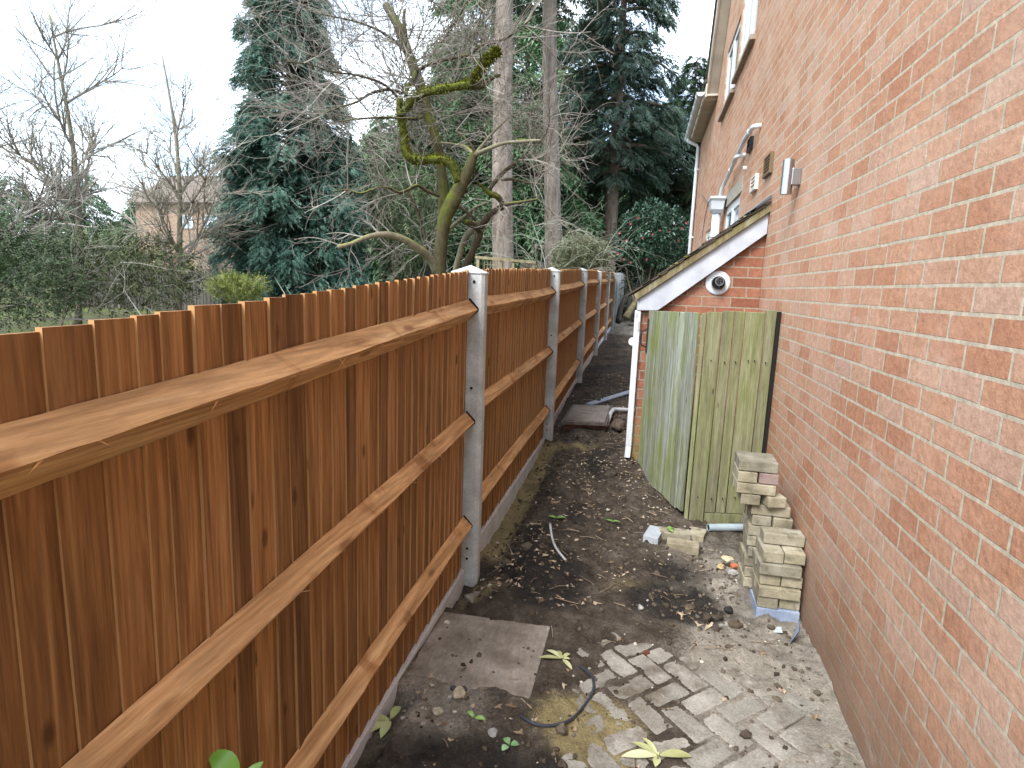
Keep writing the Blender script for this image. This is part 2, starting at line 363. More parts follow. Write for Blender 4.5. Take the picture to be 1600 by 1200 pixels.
def soilz(x, y):
    x = np.asarray(x, float); y = np.asarray(y, float)
    z = gbase(y)+ghump(x, y)
    pv = sstep(3.0, 2.6, y)
    zs = z+gfine(x, y)
    ds = np.maximum(np.maximum(-.873-x, x+.335), np.maximum(2.115-y, y-2.645))   # > 0 outside the stone slab
    zp = z-.0095+np.clip(.035*cover(x, y), -.003, .05)+.005*(fbm(x*60, y*60, 2, 31)-.5)
    m_ = (y < 3.0) & (x > -.8)
    if m_.any():                                                     # soil washed over the edges of the pavers from the joints
        e_ = np.full(m_.sum(), -1.0)
        for px, py, hx, hy, ux, uy in PAV:
            dx, dy = x[m_]-px, y[m_]-py; e_ = np.maximum(e_, np.minimum(hx-np.abs(dx*ux+dy*uy), hy-np.abs(-dx*uy+dy*ux)))
        n_ = fbm(x[m_]*9, y[m_]*9, 4, 37); zp[m_] += .0125*sstep(.026*(n_-.30)*3.2, .026*(n_-.30)*3.2-.008, e_)
    r_ = zs*(1-pv)+zp*pv; nn_ = fbm(x*8, y*8, 4, 83)-.5
    lip = SLABZ-.0105+.030*nn_+.0065*sstep(-.035, .0, ds)
    return r_+(np.where(ds > 0, np.maximum(r_, lip), lip)-r_)*sstep(.09, .03, ds)
def gz(x, y): return float(soilz(np.array([x]), np.array([y]))[0])

def ground_mat():
    m = M('dirt', .92, .12)
    sand, dust, dark, wet = m.attr('sand'), m.attr('dust'), m.attr('dark'), m.attr('wet')
    n = m.noise(9, 7, rough=.7); f = m.noise(75, 5, rough=.7); sp = m.noise(260, 2); big = m.noise(1.7, 4)
    c = m.ramp(n, [(.3, (.042, .032, .025)), (.5, (.085, .068, .052)), (.72, (.165, .137, .108))])
    dustc = m.ramp(n, [(.3, (.19, .165, .13)), (.7, (.39, .35, .29))])
    sandc = m.ramp(n, [(.3, (.20, .16, .075)), (.7, (.33, .27, .14))])
    darkc = m.ramp(n, [(.3, (.018, .016, .015)), (.7, (.055, .047, .040))])
    def edged(a): return m.math('SMOOTH_MIN', m.math('MAXIMUM', m.math('MULTIPLY_ADD', m.math('ADD', a, m.math('MULTIPLY_ADD', f, .55, -.275)), 2.2, -.6), 0.0), 1.0, .05)
    c = m.mix(c, dustc, edged(dust)); c = m.mix(c, sandc, edged(sand)); c = m.mix(c, darkc, edged(dark))
    c = m.mix(c, m.ramp(f, [(.3, .6), (.7, 1.35)]), .75, 'MULTIPLY')
    c = m.mix(c, m.ramp(sp, [(.3, .75), (.7, 1.2)]), .7, 'MULTIPLY')
    c = m.mix(c, (.42, .37, .28), m.ramp(m.voro(95), [(.05, .55), (.11, 0.)]))
    c = m.mix(c, m.ramp(big, [(.3, .85), (.7, 1.12)]), .7, 'MULTIPLY')
    m.col(c); m.rough(m.math('MULTIPLY_ADD', wet, -.35, .93)); m.bump(m.math('ADD', m.math('ADD', f, m.math('MULTIPLY', sp, .4)), m.math('MULTIPLY', n, 1.2)), .95, .016); return m.m
DIRT = ground_mat()
xs = np.concatenate([np.arange(-.925, .90, .0125)]); ys = np.concatenate([np.arange(1.15, 4.6, .0125), np.arange(4.6, 9, .02), np.arange(9, 23, .05)])
X, Y = np.meshgrid(xs, ys); x, y = X.ravel(), Y.ravel(); z = soilz(x, y)
def blob(cx, cy, rx, ry, k=1.0, s=3): return k*np.exp(-(((x-cx)/rx)**2+((y-cy)/ry)**2))*(.4+1.2*fbm(x*7, y*7, 3, s))
sand = blob(-.10, 2.05, .19, .17, 1.3)+blob(-.02, 1.86, .13, .09, .9)+blob(-.76, 2.9, .1, .14, 1.1)+blob(-.55, 2.95, .16, .08, .55)+.95*sstep(-.68, -.78, x)*sstep(3.1, 3.4, y)*sstep(5.7, 5.2, y)+blob(-.6, 5.6, .35, .15, .9)+blob(0, 3.15, .3, .16, .45)
dust = .62*sstep(.30, .62, x+.25*fbm(x*5, y*5, 3, 41))*sstep(3.3, 2.9, y)+.30*sstep(3.0, 2.6, y)*(.2+fbm(x*6, y*6, 3, 42)*.7)+blob(.55, 3.4, .4, .6, .85)+blob(.1, 5.3, .25, .5, .5)+.8*sstep(14.5, 16, y)+blob(-.7, 2.0, .2, .25, .7)+.25*sstep(.45, .75, x)*sstep(3.1, 2.8, y)
dark = blob(.22, 3.02, .26, .17, 1.2)+blob(-.45, 3.05, .28, .25, .75)+blob(-.35, 1.72, .45, .17, 1.1)+blob(-.45, 8.9, .5, 1.5, .9)+blob(-.3, 5.3, .2, .4, .5)+blob(-.3, 12, .5, 2, .35)+1.15*(fbm(x*3.3, y*3.3, 4, 51)-.36)*sstep(2.6, 3.1, y)+.7*blob(-.48, 3.4, .2, .6, 1)+blob(.17, 3.45, .2, .12, .6)
dark = dark*np.where((x > -.9) & (x < -.31) & (y > 2.09) & (y < 2.67), 0, 1); wet = np.clip(blob(-.35, 8.8, .5, 1.6, 1.0), 0, 1)
ni, nj = len(ys), len(xs); I, J = np.meshgrid(np.arange(ni-1), np.arange(nj-1), indexing='ij')
F = np.stack([I*nj+J, I*nj+J+1, (I+1)*nj+J+1, (I+1)*nj+J], -1).reshape(-1, 4)
g = G().add(np.stack([x, y, z], 1), F)
kind(obj('dirt_path', g, DIRT, smooth=True, attrs=dict(sand=sand, dust=dust, dark=dark, wet=wet)), 'structure')

# ground sheet out to the horizon (garden lawn and leaf mould), a little under the path
def lawn_mat():
    m = M('garden_ground', .95, .1); n = m.noise(.5, 6, rough=.7); f = m.noise(14, 5)
    c = m.ramp(n, [(.35, (.06, .05, .03)), (.5, (.075, .085, .03)), (.7, (.12, .14, .05))]); c = m.mix(c, m.ramp(f, [(.3, .6), (.7, 1.3)]), .8, 'MULTIPLY')
    m.col(c); m.bump(f, .6, .05); return m.m
gx = np.concatenate([np.linspace(-200, -30, 12), np.linspace(-29, 29, 59), np.linspace(30, 200, 12)]); gy = np.concatenate([np.linspace(-60, -5, 8), np.linspace(-4, 40, 89), np.linspace(45, 260, 16)])
X, Y = np.meshgrid(gx, gy); x, y = X.ravel(), Y.ravel()
z = gbase(y)-.16+.12*(fbm(x*.25, y*.25, 3, 61)-.5)*sstep(1.5, 4, np.abs(x))
ni, nj = len(gy), len(gx); I, J = np.meshgrid(np.arange(ni-1), np.arange(nj-1), indexing='ij')
kind(obj('ground', G().add(np.stack([x, y, z], 1), np.stack([I*nj+J, I*nj+J+1, (I+1)*nj+J+1, (I+1)*nj+J], -1).reshape(-1, 4)), lawn_mat(), smooth=True), 'structure')

# block paving laid in herringbone, half buried by soil
rng = np.random.default_rng(4)
def paving_mat():
    m = M('block_paving', .88, .15); n = m.noise(7, 6, rough=.65); n2 = m.noise(120, 3); st = m.noise(3.4, 6, rough=.7)
    c = m.ramp(n, [(.3, (.185, .168, .14)), (.52, (.285, .265, .225)), (.75, (.40, .375, .33))]); c = m.mix(c, m.ramp(m.attr('rnd'), [(0, .8), (1, 1.12)]), .8, 'MULTIPLY')
    c = m.mix(c, (.105, .083, .06), m.ramp(st, [(.48, 0.), (.63, .85)])); c = m.mix(c, m.ramp(n2, [(.3, .7), (.7, 1.2)]), .8, 'MULTIPLY')
    c = m.mix(c, (.07, .055, .04), m.ramp(m.voro(60), [(.06, .8), (.14, 0.)])); m.col(c); m.bump(m.math('ADD', n2, n), .4, .005); return m.m
PAVING = paving_mat()
g = G(); w = .103; cs, sn = math.cos(rad(-47)), math.sin(rad(-47))
for px, py, hx, hy, _a, _b in PAV:
            a = rng.normal(0, .012); c2, s2 = math.cos(rad(-47)+a), math.sin(rad(-47)+a); tl = rng.normal(0, .008, 2)
            g.obox((px, py, float(gbase(py))-.03+rng.normal(0, .0014)), [(c2, s2, tl[0]), (-s2, c2, tl[1]), (-tl[0], -tl[1], 1)], (hx, hy, .03), rng.random())
o = kind(obj('paving', g, PAVING, bevel=.006), 'structure')

# ================================================================== THE NEW FENCE
FX = -.90
PY = [.29+2.75*i for i in range(7)]
PT = [1.53, 1.725, 1.815, 1.905, 1.96, 2.02, 2.07]
PB = [-.12, -.02, .09, .25, .35, .43, .49]
R1 = [(1.335, 1.503), (1.513, 1.580), (1.590, 1.675), (1.690, 1.745), (1.75, 1.80), (1.81, 1.86)]
R2 = [(.735, .907), (.955, 1.006), (1.045, 1.14), (1.15, 1.215), (1.215, 1.27), (1.28, 1.33)]
R3 = [(.165, .320), (.375, .416), (.44, .575), (.60, .69), (.68, .74), (.74, .80)]
BB = [(-.060, .055), (.115, .140), (.20, .34), (.38, .46), (.47, .53), (.54, .60)]
ORD = ['nearest', 'second', 'third', 'fourth', 'fifth', 'sixth', 'seventh']
def post(i):
    y, zt, zb = PY[i], PT[i], PB[i]
    t = thing('fence_post', [None, 'large pale concrete fence post with pointed cap between the nearest two timber bays', 'second concrete fence post along the path, beside the manhole', 'third concrete fence post along the path, just past the manhole lid', 'fourth concrete fence post counted from the front', 'fifth concrete fence post counted from the front', 'farthest full concrete fence post, small at the end of the new fence'][i], 'fence post', (-.88, y, zb), 'concrete posts of the new fence')
    g = G(); hw = .043; x0, x1 = -.985, -.811; ch = .016; zs = zt-.045
    def ring(z, e=0.0, c=ch): return [(x0-e, y-hw-e, z), (x1-c, y-hw-e, z), (x1+e, y-hw+c, z), (x1+e, y+hw-c, z), (x1-c, y+hw+e, z), (x0-e, y+hw+e, z)]
    mid = (R2[max(i-1, 0)][1]+.13)
    rings = [ring(zb-.35, .004), ring(mid-.012, .004), ring(mid+.012, 0), ring(zs, 0)]
    V = np.array(sum(rings, []))
    F = [np.array([[a*6+k, a*6+(k+1) % 6, (a+1)*6+(k+1) % 6, (a+1)*6+k] for a in range(3) for k in range(6)]), np.arange(6)[::-1]]
    g.add(V, F)
    cap = np.vstack([ring(zs, .006), ring(zs+.008, .006), [((x0+x1)/2, y, zt)]])
    g.add(cap, [np.array([[k, (k+1) % 6, 6+(k+1) % 6, 6+k] for k in range(6)]), np.array([[6+k, 6+(k+1) % 6, 12] for k in range(6)]), np.arange(6)[::-1]])
    obj('shaft', g, CONC, t, bevel=.003)
    for dz in ((PT[i]-.085), (R1[i-1][1]-.42), (R3[i-1][1]-.14), (R3[i-1][1]-.20)):
        obj('bolt_hole', G().tube([(-.865, y-hw-.0052, dz), (-.865, y-hw+.01, dz)], .0075, 10), DARK, t)
    for R in (R1, R2, R3):                                        # dark mouths of the rail mortices
        zc = R[i-1][1]; obj('rail_mortice', G().prism([(-.89, y-hw-.0045, zc-.062), (-.8375, y-hw-.0045, zc-.012), (-.8365, y-hw-.0045, zc+.002), (-.884, y-hw-.0045, zc+.052), (-.89, y-hw-.0045, zc+.052)], (0, .02, 0)), DARK, t)
for i in range(1, 7): post(i)
def bay(i):
    r = np.random.default_rng(100+i); y0, y1 = PY[i]+.05, PY[i+1]-.05
    t = thing('timber_fence', ['large nearest bay of brown feather edge boards with three rough rails', 'second timber fence bay, between the two nearest concrete posts beside the bare path', 'third timber fence bay, level with the manhole lid', 'fourth timber fence bay from the front, beyond the manhole', 'fifth timber fence bay from the front', 'farthest small timber bay of the new brown fence'][i], 'fence', (FX, (y0+y1)/2, BB[i][0]), 'timber bays of the new fence')
    lerp = lambda ab, y: ab[0]+(ab[1]-ab[0])*(y-PY[i])/2.75
    g = G(); y = y0
    while y < y1:
        p = r.uniform(.060, .090); w = p+.022; ye = min(y+w, y1+.01)
        zt = lerp(R1[i], y+p/2)+(.182 if i == 0 else .205)+lerp((-.012, .012), y)+r.normal(0, .0016); zb = lerp(BB[i], y+p/2)+r.normal(0, .008)
        a, b, c, d = FX+.008+abs(r.normal(0, .0015)), FX+.0005, FX-.008, FX-.006
        q = r.normal(0, .0025)
        poly = [(a, y, zb), (b, ye, zb), (c, ye, zb), (d, y, zb)]
        # tall strips with a slight warp so edges are not ruler straight
        zz = np.linspace(zb, zt, 9); wob = np.cumsum(r.normal(0, .0010, 9)); V = []
        for zq, wv in zip(zz, wob):
            V += [(a+q*(zq-.8), y+wv, zq), (b, ye+wv, zq), (c, ye+wv, zq), (d, y+wv, zq)]
        F = [np.array([[m*4+k, m*4+(k+1) % 4, (m+1)*4+(k+1) % 4, (m+1)*4+k] for m in range(8) for k in range(4)]), np.array([3, 2, 1, 0]), np.array([32, 33, 34, 35])]
        q_ = r.random(); rn_ = np.full(32, q_); rn_[3::4] = q_+2.0
        g.add(np.array(V), F[0], rn_); g.add(np.array(V), F[1:], q_); y += p
    obj('boarding', g, WOOD, t)
    for R in (R1, R2, R3):
        n = 60 if i == 0 else 24; yy = np.linspace(y0-.04, y1+.045, n); g = G(); jit = lambda s: np.convolve(r.normal(0, s, n+4), np.ones(5)/5, 'valid')*1.8+r.normal(0, s*.25, n)
        zc = np.array([lerp(R[i], q) for q in yy]); bow = .006*np.sin(np.linspace(0, math.pi, n))*r.normal(0, 1)
        zc = zc+bow
        top = np.stack([np.full(n, FX+.008), yy, zc+.048+jit(.0012)], 1); apx = np.stack([FX+.058+jit(.0018), yy, zc-.002+jit(.0018)], 1)
        ap2 = np.stack([FX+.056+jit(.0015), yy, zc-.0065+jit(.0015)], 1); bot = np.stack([np.full(n, FX+.008), yy, zc-.060+jit(.0012)], 1)
        V = np.concatenate([top, apx, ap2, bot]); k = np.arange(n-1)
        F = [np.concatenate([np.stack([A*n+k, A*n+k+1, B*n+k+1, B*n+k], 1) for A, B in ((0, 1), (1, 2), (2, 3), (3, 0))]), np.array([0, n, 2*n, 3*n]), np.array([4*n-1, 3*n-1, 2*n-1, n-1])]
        g.add(V, F, r.uniform(.55, .95))
        for _ in range(22 if i == 0 else 4):                      # splinters along the sawn lower edge
            q = r.integers(2, n-3); p = ap2[q]; L = r.uniform(.01, .045) if r.random() < .7 else r.uniform(.05, .09)
            d = np.array([r.uniform(0, .4), r.choice([-1, 1])*1.0, r.uniform(-.9, .1)]); d /= np.linalg.norm(d)
            g.add([p+(0, 0, .003), p+(0, .008, .002), p+d*L], np.array([0, 1, 2]), .95)
        obj('rail', g, RAIL, t, smooth=False)
    zt0, zt1 = BB[i]
    g = G(); A = [(FX-.042, y0-.03, zt0-.16), (FX+.006, y0-.03, zt0-.16), (FX+.006, y1+.03, zt1-.16), (FX-.042, y1+.03, zt1-.16), (FX-.042, y0-.03, zt0+.035), (FX+.006, y0-.03, zt0+.035), (FX+.006, y1+.03, zt1+.035), (FX-.042, y1+.03, zt1+.035)]
    A = [(p[0]-.013, p[1], p[2]) for p in A]; g.hexa(A)
    g.hexa([(FX-.02, y0-.03, zt0-.17), (FX+.022, y0-.03, zt0-.17), (FX+.022, y1+.03, zt1-.17), (FX-.02, y1+.03, zt1-.17), (FX-.02, y0-.03, zt0+.001), (FX+.022, y0-.03, zt0+.001), (FX+.022, y1+.03, zt1+.001), (FX-.02, y1+.03, zt1+.001)])
    obj('gravel_board', g, GRAVEL, t, bevel=.004)
for i in range(6): bay(i)
# older grey fence carrying on past the new one
OLDW = wood_board('old_grey_board', (.05, .044, .036), (.10, .088, .075), (.17, .155, .135), (.04, .035, .03))
t = thing('old_fence', 'weathered grey board fence carrying on past the new brown fence', 'fence', (-.9, 19.4, .5))
g = G(); y = 16.86
r = np.random.default_rng(9)
while y < 23.5:
    g.box(-.92, -.90, y, y+.13, float(gbase(y)), float(gbase(y))+1.45+r.normal(0, .04), r.random()); y += .14
obj('boarding', g, OLDW, t)
for y in (18.2, 19.6, 21.2, 22.8):
    obj('post', G().box(-.90, -.80, y, y+.1, float(gbase(y))-.1, float(gbase(y))+1.55), CONC, t, bevel=.008)

# ================================================================== THE HOUSE
WX = .89
HT = thing('brick_house', 'tall red brick house wall with two upstairs windows along the right of the path', 'house', (WX+4, 6, 0))
wins = [(6.86, 8.10, 4.22, 5.42), (8.23, 9.45, 4.13, 4.97), (6.80, 8.02, 1.85, 2.665), (9.3, 10.35, 1.85, 2.59)]
EY, EZ, FY = 10.45, 4.78, 13.45; RP = 1.28; RY = 6.4; RZ = EZ+(EY-RY)*RP
def wall_cells(g, ya, yb, za, zb):
    yy = sorted({ya, yb}|{q for w_ in wins for q in w_[:2] if ya < q < yb}); zz = sorted({za, zb}|{q for w_ in wins for q in w_[2:] if za < q < zb})
    for a, b in zip(yy, yy[1:]):
        for c, d in zip(zz, zz[1:]):
            if any(w_[0] <= a and b <= w_[1] and w_[2] <= c and d <= w_[3] for w_ in wins): continue
            g.add([(WX, a, c), (WX, b, c), (WX, b, d), (WX, a, d)], np.array([3, 2, 1, 0]))
g = G(); wall_cells(g, -4.0, FY, -.5, EZ); z2 = 5.47; y2 = EY-(z2-EZ)/RP
wall_cells(g, -4.0, y2, EZ, z2)
g.add([(WX, y2, EZ), (WX, EY, EZ), (WX, y2, z2)], np.array([2, 1, 0]))
g.add([(WX, 2*RY-y2, z2), (WX, y2, z2), (WX, RY, RZ)], np.array([2, 1, 0]))
for a, b, c, d in wins:                                             # reveals
    for p, q in (((a, c), (b, c)), ((b, c), (b, d)), ((b, d), (a, d)), ((a, d), (a, c))):
        g.add([(WX, *p), (WX, *q), (WX+.11, *q), (WX+.11, *p)], np.array([0, 1, 2, 3]))
g.add([(WX, FY, -.5), (WX+8, FY, -.5), (WX+8, FY, EZ), (WX, FY, EZ)], np.array([0, 1, 2, 3]))
g.add([(WX, -4, -.5), (WX+8, -4, -.5), (WX+8, -4, EZ), (WX, -4, EZ)], np.array([3, 2, 1, 0]))
obj('wall', g, BRICK, HT)
# verge of the gable: boxed soffit, painted bargeboard, tile edge
dv = np.array([0, EY-RY, EZ-RZ]); dv /= np.linalg.norm(dv); nv = np.array([0, -dv[2], dv[1]])
A, B = np.array([0, RY, RZ]), np.array([0, EY, EZ])+dv*.16
def vbox(x0, x1, n0, n1): return [(x0, *(A+nv*n0)[1:]), (x1, *(A+nv*n0)[1:]), (x1, *(B+nv*n0)[1:]), (x0, *(B+nv*n0)[1:]), (x0, *(A+nv*n1)[1:]), (x1, *(A+nv*n1)[1:]), (x1, *(B+nv*n1)[1:]), (x0, *(B+nv*n1)[1:])]
obj('verge_soffit', G().hexa(vbox(WX-.145, WX-.003, .0, .05)), SOFFIT, HT)
obj('bargeboard', G().hexa(vbox(WX-.172, WX-.147, -.012, .20)), SOFFIT, HT)
rf = G().hexa(vbox(WX-.20, WX+8, .202, .26)); A2, B2 = A.copy(), np.array([0, 2*RY-EY, EZ])
rf.hexa([(x_, *p) for x_, p in ((WX-.2, (RY, RZ+.3)), (WX+8, (RY, RZ+.3)), (WX+8, (2*RY-EY, EZ+.2)), (WX-.2, (2*RY-EY, EZ+.2)), (WX-.2, (RY, RZ+.38)), (WX+8, (RY, RZ+.38)), (WX+8, (2*RY-EY, EZ+.28)), (WX-.2, (2*RY-EY, EZ+.28)))])
rf.hexa([(WX-.22, EY, EZ+.10), (WX+4, EY, EZ+2.6), (WX+4, FY+.15, EZ+2.6), (WX-.22, FY+.15, EZ+.10), (WX-.22, EY, EZ+.15), (WX+4, EY, EZ+2.66), (WX+4, FY+.15, EZ+2.66), (WX-.22, FY+.15, EZ+.15)])
obj('roof', rf, TILE, HT)
ey0, ey1 = EY-.05, FY+.02
obj('eaves_soffit', G().hexa([(WX-.17, ey0, EZ-.10), (WX-.003, ey0, EZ-.10), (WX-.003, ey1, EZ-.10), (WX-.17, ey1, EZ-.10), (WX-.17, ey0, EZ-.07), (WX-.003, ey0, EZ-.07), (WX-.003, ey1, EZ-.07), (WX-.17, ey1, EZ-.07)]), SOFFIT, HT)
obj('fascia', G().box(WX-.192, WX-.172, ey0, ey1, EZ-.115, EZ+.08), SOFFIT, HT)
g = G(); th = np.linspace(math.pi, 2*math.pi, 9); gc = (WX-.262, EZ-.01); pr = [(gc[0]+.062*math.cos(a), gc[1]+.062*math.sin(a)) for a in th]; pi_ = [(gc[0]+.056*math.cos(a), gc[1]+.056*math.sin(a)) for a in th]
g.prism([(p[0], ey0+.12, p[1]) for p in pr+pi_[::-1]], (0, ey1-ey0-.02, 0)); g.prism([(p[0], ey0+.115, p[1]) for p in pr], (0, -.01, 0))
gut = obj('gutter', g, WHITE, HT)
for q in np.arange(ey0+.3, ey1, .55):
    obj('bracket', G().prism([(gc[0]+.068*math.cos(a), q, gc[1]+.068*math.sin(a)) for a in th]+[(gc[0]+.0625*math.cos(a), q, gc[1]+.0625*math.sin(a)) for a in th[::-1]], (0, .04, 0)), WHITE, gut)
g = G(); dy = FY-.16
g.tube([(gc[0], dy, gc[1]-.05), (gc[0], dy, gc[1]-.10), (gc[0]+.03, dy, gc[1]-.125), (WX-.085, dy, gc[1]-.19), (WX-.055, dy, gc[1]-.23), (WX-.055, dy, 3.6), (WX-.055, dy, .5)], .034, 12)
dp = obj('downpipe', g, WHITE, HT, smooth=True)
for q in (4.1, 2.75, 1.4):
    g = G(); g.lathe((WX-.055, dy, q), (0, 0, 1), [(-.03, .036), (-.03, .041), (.03, .041), (.03, .036)], 14); g.box(WX-.04, WX, dy-.055, dy+.055, q-.012, q+.012); obj('pipe_clip', g, WHITE, dp)
def window(w_, nm, mull, sill=True, lintel=False):
    a, b, c, d = w_; x0, x1 = WX+.016, WX+.085; f = .055; g = G()
    g.box(x0, x1, a, a+f, c, d); g.box(x0, x1, b-f, b, c, d); g.box(x0+.002, x1-.002, a+f, b-f, c, c+f); g.box(x0+.002, x1-.002, a+f, b-f, d-f, d)
    ms = [a+(b-a)*q for q in mull]
    for q in ms: g.box(x0+.001, x1-.001, q-.028, q+.028, c+f, d-f)
    fr = obj('window', g, WHITE, HT, bevel=.004)
    obj('pane', G().box(x0+.012, x0+.020, a+.02, b-.02, c+.02, d-.02), GLASS, fr)
    g = G(); e = [a+f]+[q for m_ in ms for q in (m_-.035, m_+.035)]+[b-f]
    for q0, q1 in zip(e[::2], e[1::2]):                            # opening sash inside each light
        for bx in ((q0+.004, q0+.045, c+f+.004, d-f-.004), (q1-.045, q1-.004, c+f+.004, d-f-.004), (q0+.045, q1-.045, c+f+.004, c+f+.045), (q0+.045, q1-.045, d-f-.045, d-f-.004)):
            g.box(x0-.004, x0+.016, *bx)
    obj('sash', g, WHITE, fr, bevel=.004)
    if sill: obj('sill', G().hexa([(WX-.055, a-.06, c-.075), (WX+.05, a-.06, c-.075), (WX+.05, b+.06, c-.075), (WX-.055, b+.06, c-.075), (WX-.055, a-.06, c-.022), (WX+.05, a-.06, c-.004), (WX+.05, b+.06, c-.004), (WX-.055, b+.06, c-.022)]), SILL, fr, bevel=.006)
    if lintel: obj('lintel', G().box(WX-.006, WX+.10, a-.10, b+.10, d+.002, d+.15), LINTEL, fr)
window(wins[0], 'w', (.34, .67)); window(wins[1], 'w', (.5,)); window(wins[2], 'w', (.5,), True, True); window(wins[3], 'w', (.5,), True, False)

# things fixed to the house wall
t = thing('waste_pipe', 'long white waste pipe running down the brick wall into a hopper', 'pipe', (WX-.05, 7, 2.95))
g = G(); ra = .021; xw = WX-.045
g.tube([(WX+.02, 5.90, 3.10), (xw-.005, 5.92, 3.10), (xw-.012, 5.98, 3.105), (xw-.012, 6.4, 3.11), (xw-.012, 7.1, 3.02), (xw-.012, 7.6, 2.96), (xw-.02, 7.98, 2.90), (xw-.04, 8.02, 2.78)], ra, 10); obj('main_pipe', g, WHITE, t, smooth=True)
g = G().tube([(WX+.02, 6.72, 3.025), (xw-.005, 6.76, 3.025), (xw-.02, 6.9, 3.035), (xw-.014, 7.08, 3.025)], ra*1.05, 10); obj('branch_pipe', g, WHITE, t, smooth=True)
g = G()
for q, zq in ((6.15, 3.106), (7.35, 2.99)): g.lathe((xw-.012, q, zq), (0, 1, -.1), [(-.02, .022), (-.02, .027), (.02, .027), (.02, .022)], 12)
obj('pipe_collar', g, WHITE, t)
hy = 8.02
t = thing('rain_hopper', 'white hopper head on a downpipe behind the lean-to roof', 'hopper', (WX-.09, hy, .4))
g = G(); V = []
for zq, hx_, hyy in ((2.60, .05, .06), (2.64, .075, .10), (2.74, .085, .125), (2.765, .10, .15), (2.79, .10, .15)):
    V += [(WX-.10-hx_, hy-hyy, zq), (WX-.10+hx_*.9, hy-hyy, zq), (WX-.10+hx_*.9, hy+hyy, zq), (WX-.10-hx_, hy+hyy, zq)]
g.add(np.array(V), [np.array([[a*4+k, a*4+(k+1) % 4, (a+1)*4+(k+1) % 4, (a+1)*4+k] for a in range(4) for k in range(4)]), np.array([3, 2, 1, 0]), np.array([16, 17, 18, 19])])
obj('hopper_head', g, WHITE, t, bevel=.006)
obj('downpipe', G().tube([(WX-.10, hy, 2.61), (WX-.10, hy, 1.4), (WX-.10, hy, .2)], .05, 14), WHITE, t, smooth=True)
obj('pipe_clip', G().lathe((WX-.10, hy, 2.33), (0, 0, 1), [(-.018, .051), (-.018, .06), (.018, .06), (.018, .051)], 16), WHITE, t)
def vent(nm, label, y0, y1, z0, z1, mat, bars, dpt=.02, fr=.018):
    t = thing(nm, label, 'vent', (WX, (y0+y1)/2, z0)); g = G()
    for bx in ((y0, y0+fr, z0, z1), (y1-fr, y1, z0, z1), (y0+fr, y1-fr, z0, z0+fr), (y0+fr, y1-fr, z1-fr, z1)): g.box(WX-dpt, WX+.004, *bx)
    obj('frame', g, mat, t, bevel=.003); obj('back', G().box(WX-.006, WX-.002, y0+fr*.5, y1-fr*.5, z0+fr*.5, z1-fr*.5), DARK, t)
    g = G(); n = bars
    for k in range(n):
        zc = z0+fr+(z1-z0-2*fr)*(k+.5)/n; h = (z1-z0-2*fr)/n*.28; g.hexa([(WX-dpt+.002, y0+fr, zc-h-.004), (WX-.007, y0+fr, zc-h), (WX-.007, y1-fr, zc-h), (WX-dpt+.002, y1-fr, zc-h-.004), (WX-dpt+.002, y0+fr, zc), (WX-.007, y0+fr, zc+h), (WX-.007, y1-fr, zc+h), (WX-dpt+.002, y1-fr, zc)])
    obj('louvre', g, mat, t)
vent('wall_vent', 'brown louvred vent on the brick wall', 5.12, 5.40, 2.56, 2.72, BROWNV, 5, .028)
vent('wall_vent', 'small black vent on the wall beside the white waste pipe elbow', 6.25, 6.45, 2.98, 3.10, BLACK, 2, .03)
vent('wall_vent', 'small pale plastic vent on the wall below the brown one', 5.74, 6.0, 2.535, 2.67, plain('cream_plastic', (.62, .58, .5), .5, .06), 3, .03)
t = thing('wall_lamp', 'stainless steel cylinder wall lamp on the brick wall', 'lamp', (WX, 4.17, 2.36))
cx_, cy_ = WX-.075, 4.17
obj('cylinder', G().lathe((cx_, cy_, 2.36), (0, 0, 1), [(-.105, .026), (-.105, .034), (-.003, .034), (-.002, .0325), (.002, .0325), (.003, .034), (.105, .034), (.105, .026)], 28), STEEL, t, smooth=False)
obj('bracket', G().box(cx_+.02, WX, cy_-.03, cy_+.03, 2.31, 2.41), STEEL, t, bevel=.004)
obj('lens', G().lathe((cx_, cy_, 2.2545), (0, 0, 1), [(0, .026), (.004, .026)], 20), plain('lamp_glass', (.5, .5, .48), .2, .03), t)
g = G(); p = [at(x_, y_, 1) for x_, y_ in ((1095, 303), (1103, 312), (1108, 319), (1103, 335), (1099, 352), (1096, 372), (1095, 388))]
def onwall(x_, y_, X=WX-.012):
    r_ = (x_-800)/FPX*CR-(y_-600)/FPX*CU+CF; return CAM+r_*X/r_[0]
g.tube([onwall(*q) for q in ((1096, 303), (1103, 312), (1108, 319))], .006, 6); g.tube([onwall(*q) for q in ((1111, 308), (1106, 318), (1103, 332), (1100, 350), (1097, 372), (1096, 386))], .006, 6)
tag(obj('cable', g, plain('grey_cable', (.16, .15, .14), .6), loc=onwall(1103, 332)), 'thin loose cable hanging down the far brick wall', 'cable')
o = G().lathe((WX-.012, 6.55, 2.86), (1, 0, 0), [(-.02, .012), (-.02, .022), (.014, .022)], 12); tag(obj('pipe_stub', o, WHITE, loc=(WX, 6.55, 2.86)), 'tiny white overflow outlet on the wall under the waste pipe', 'pipe')

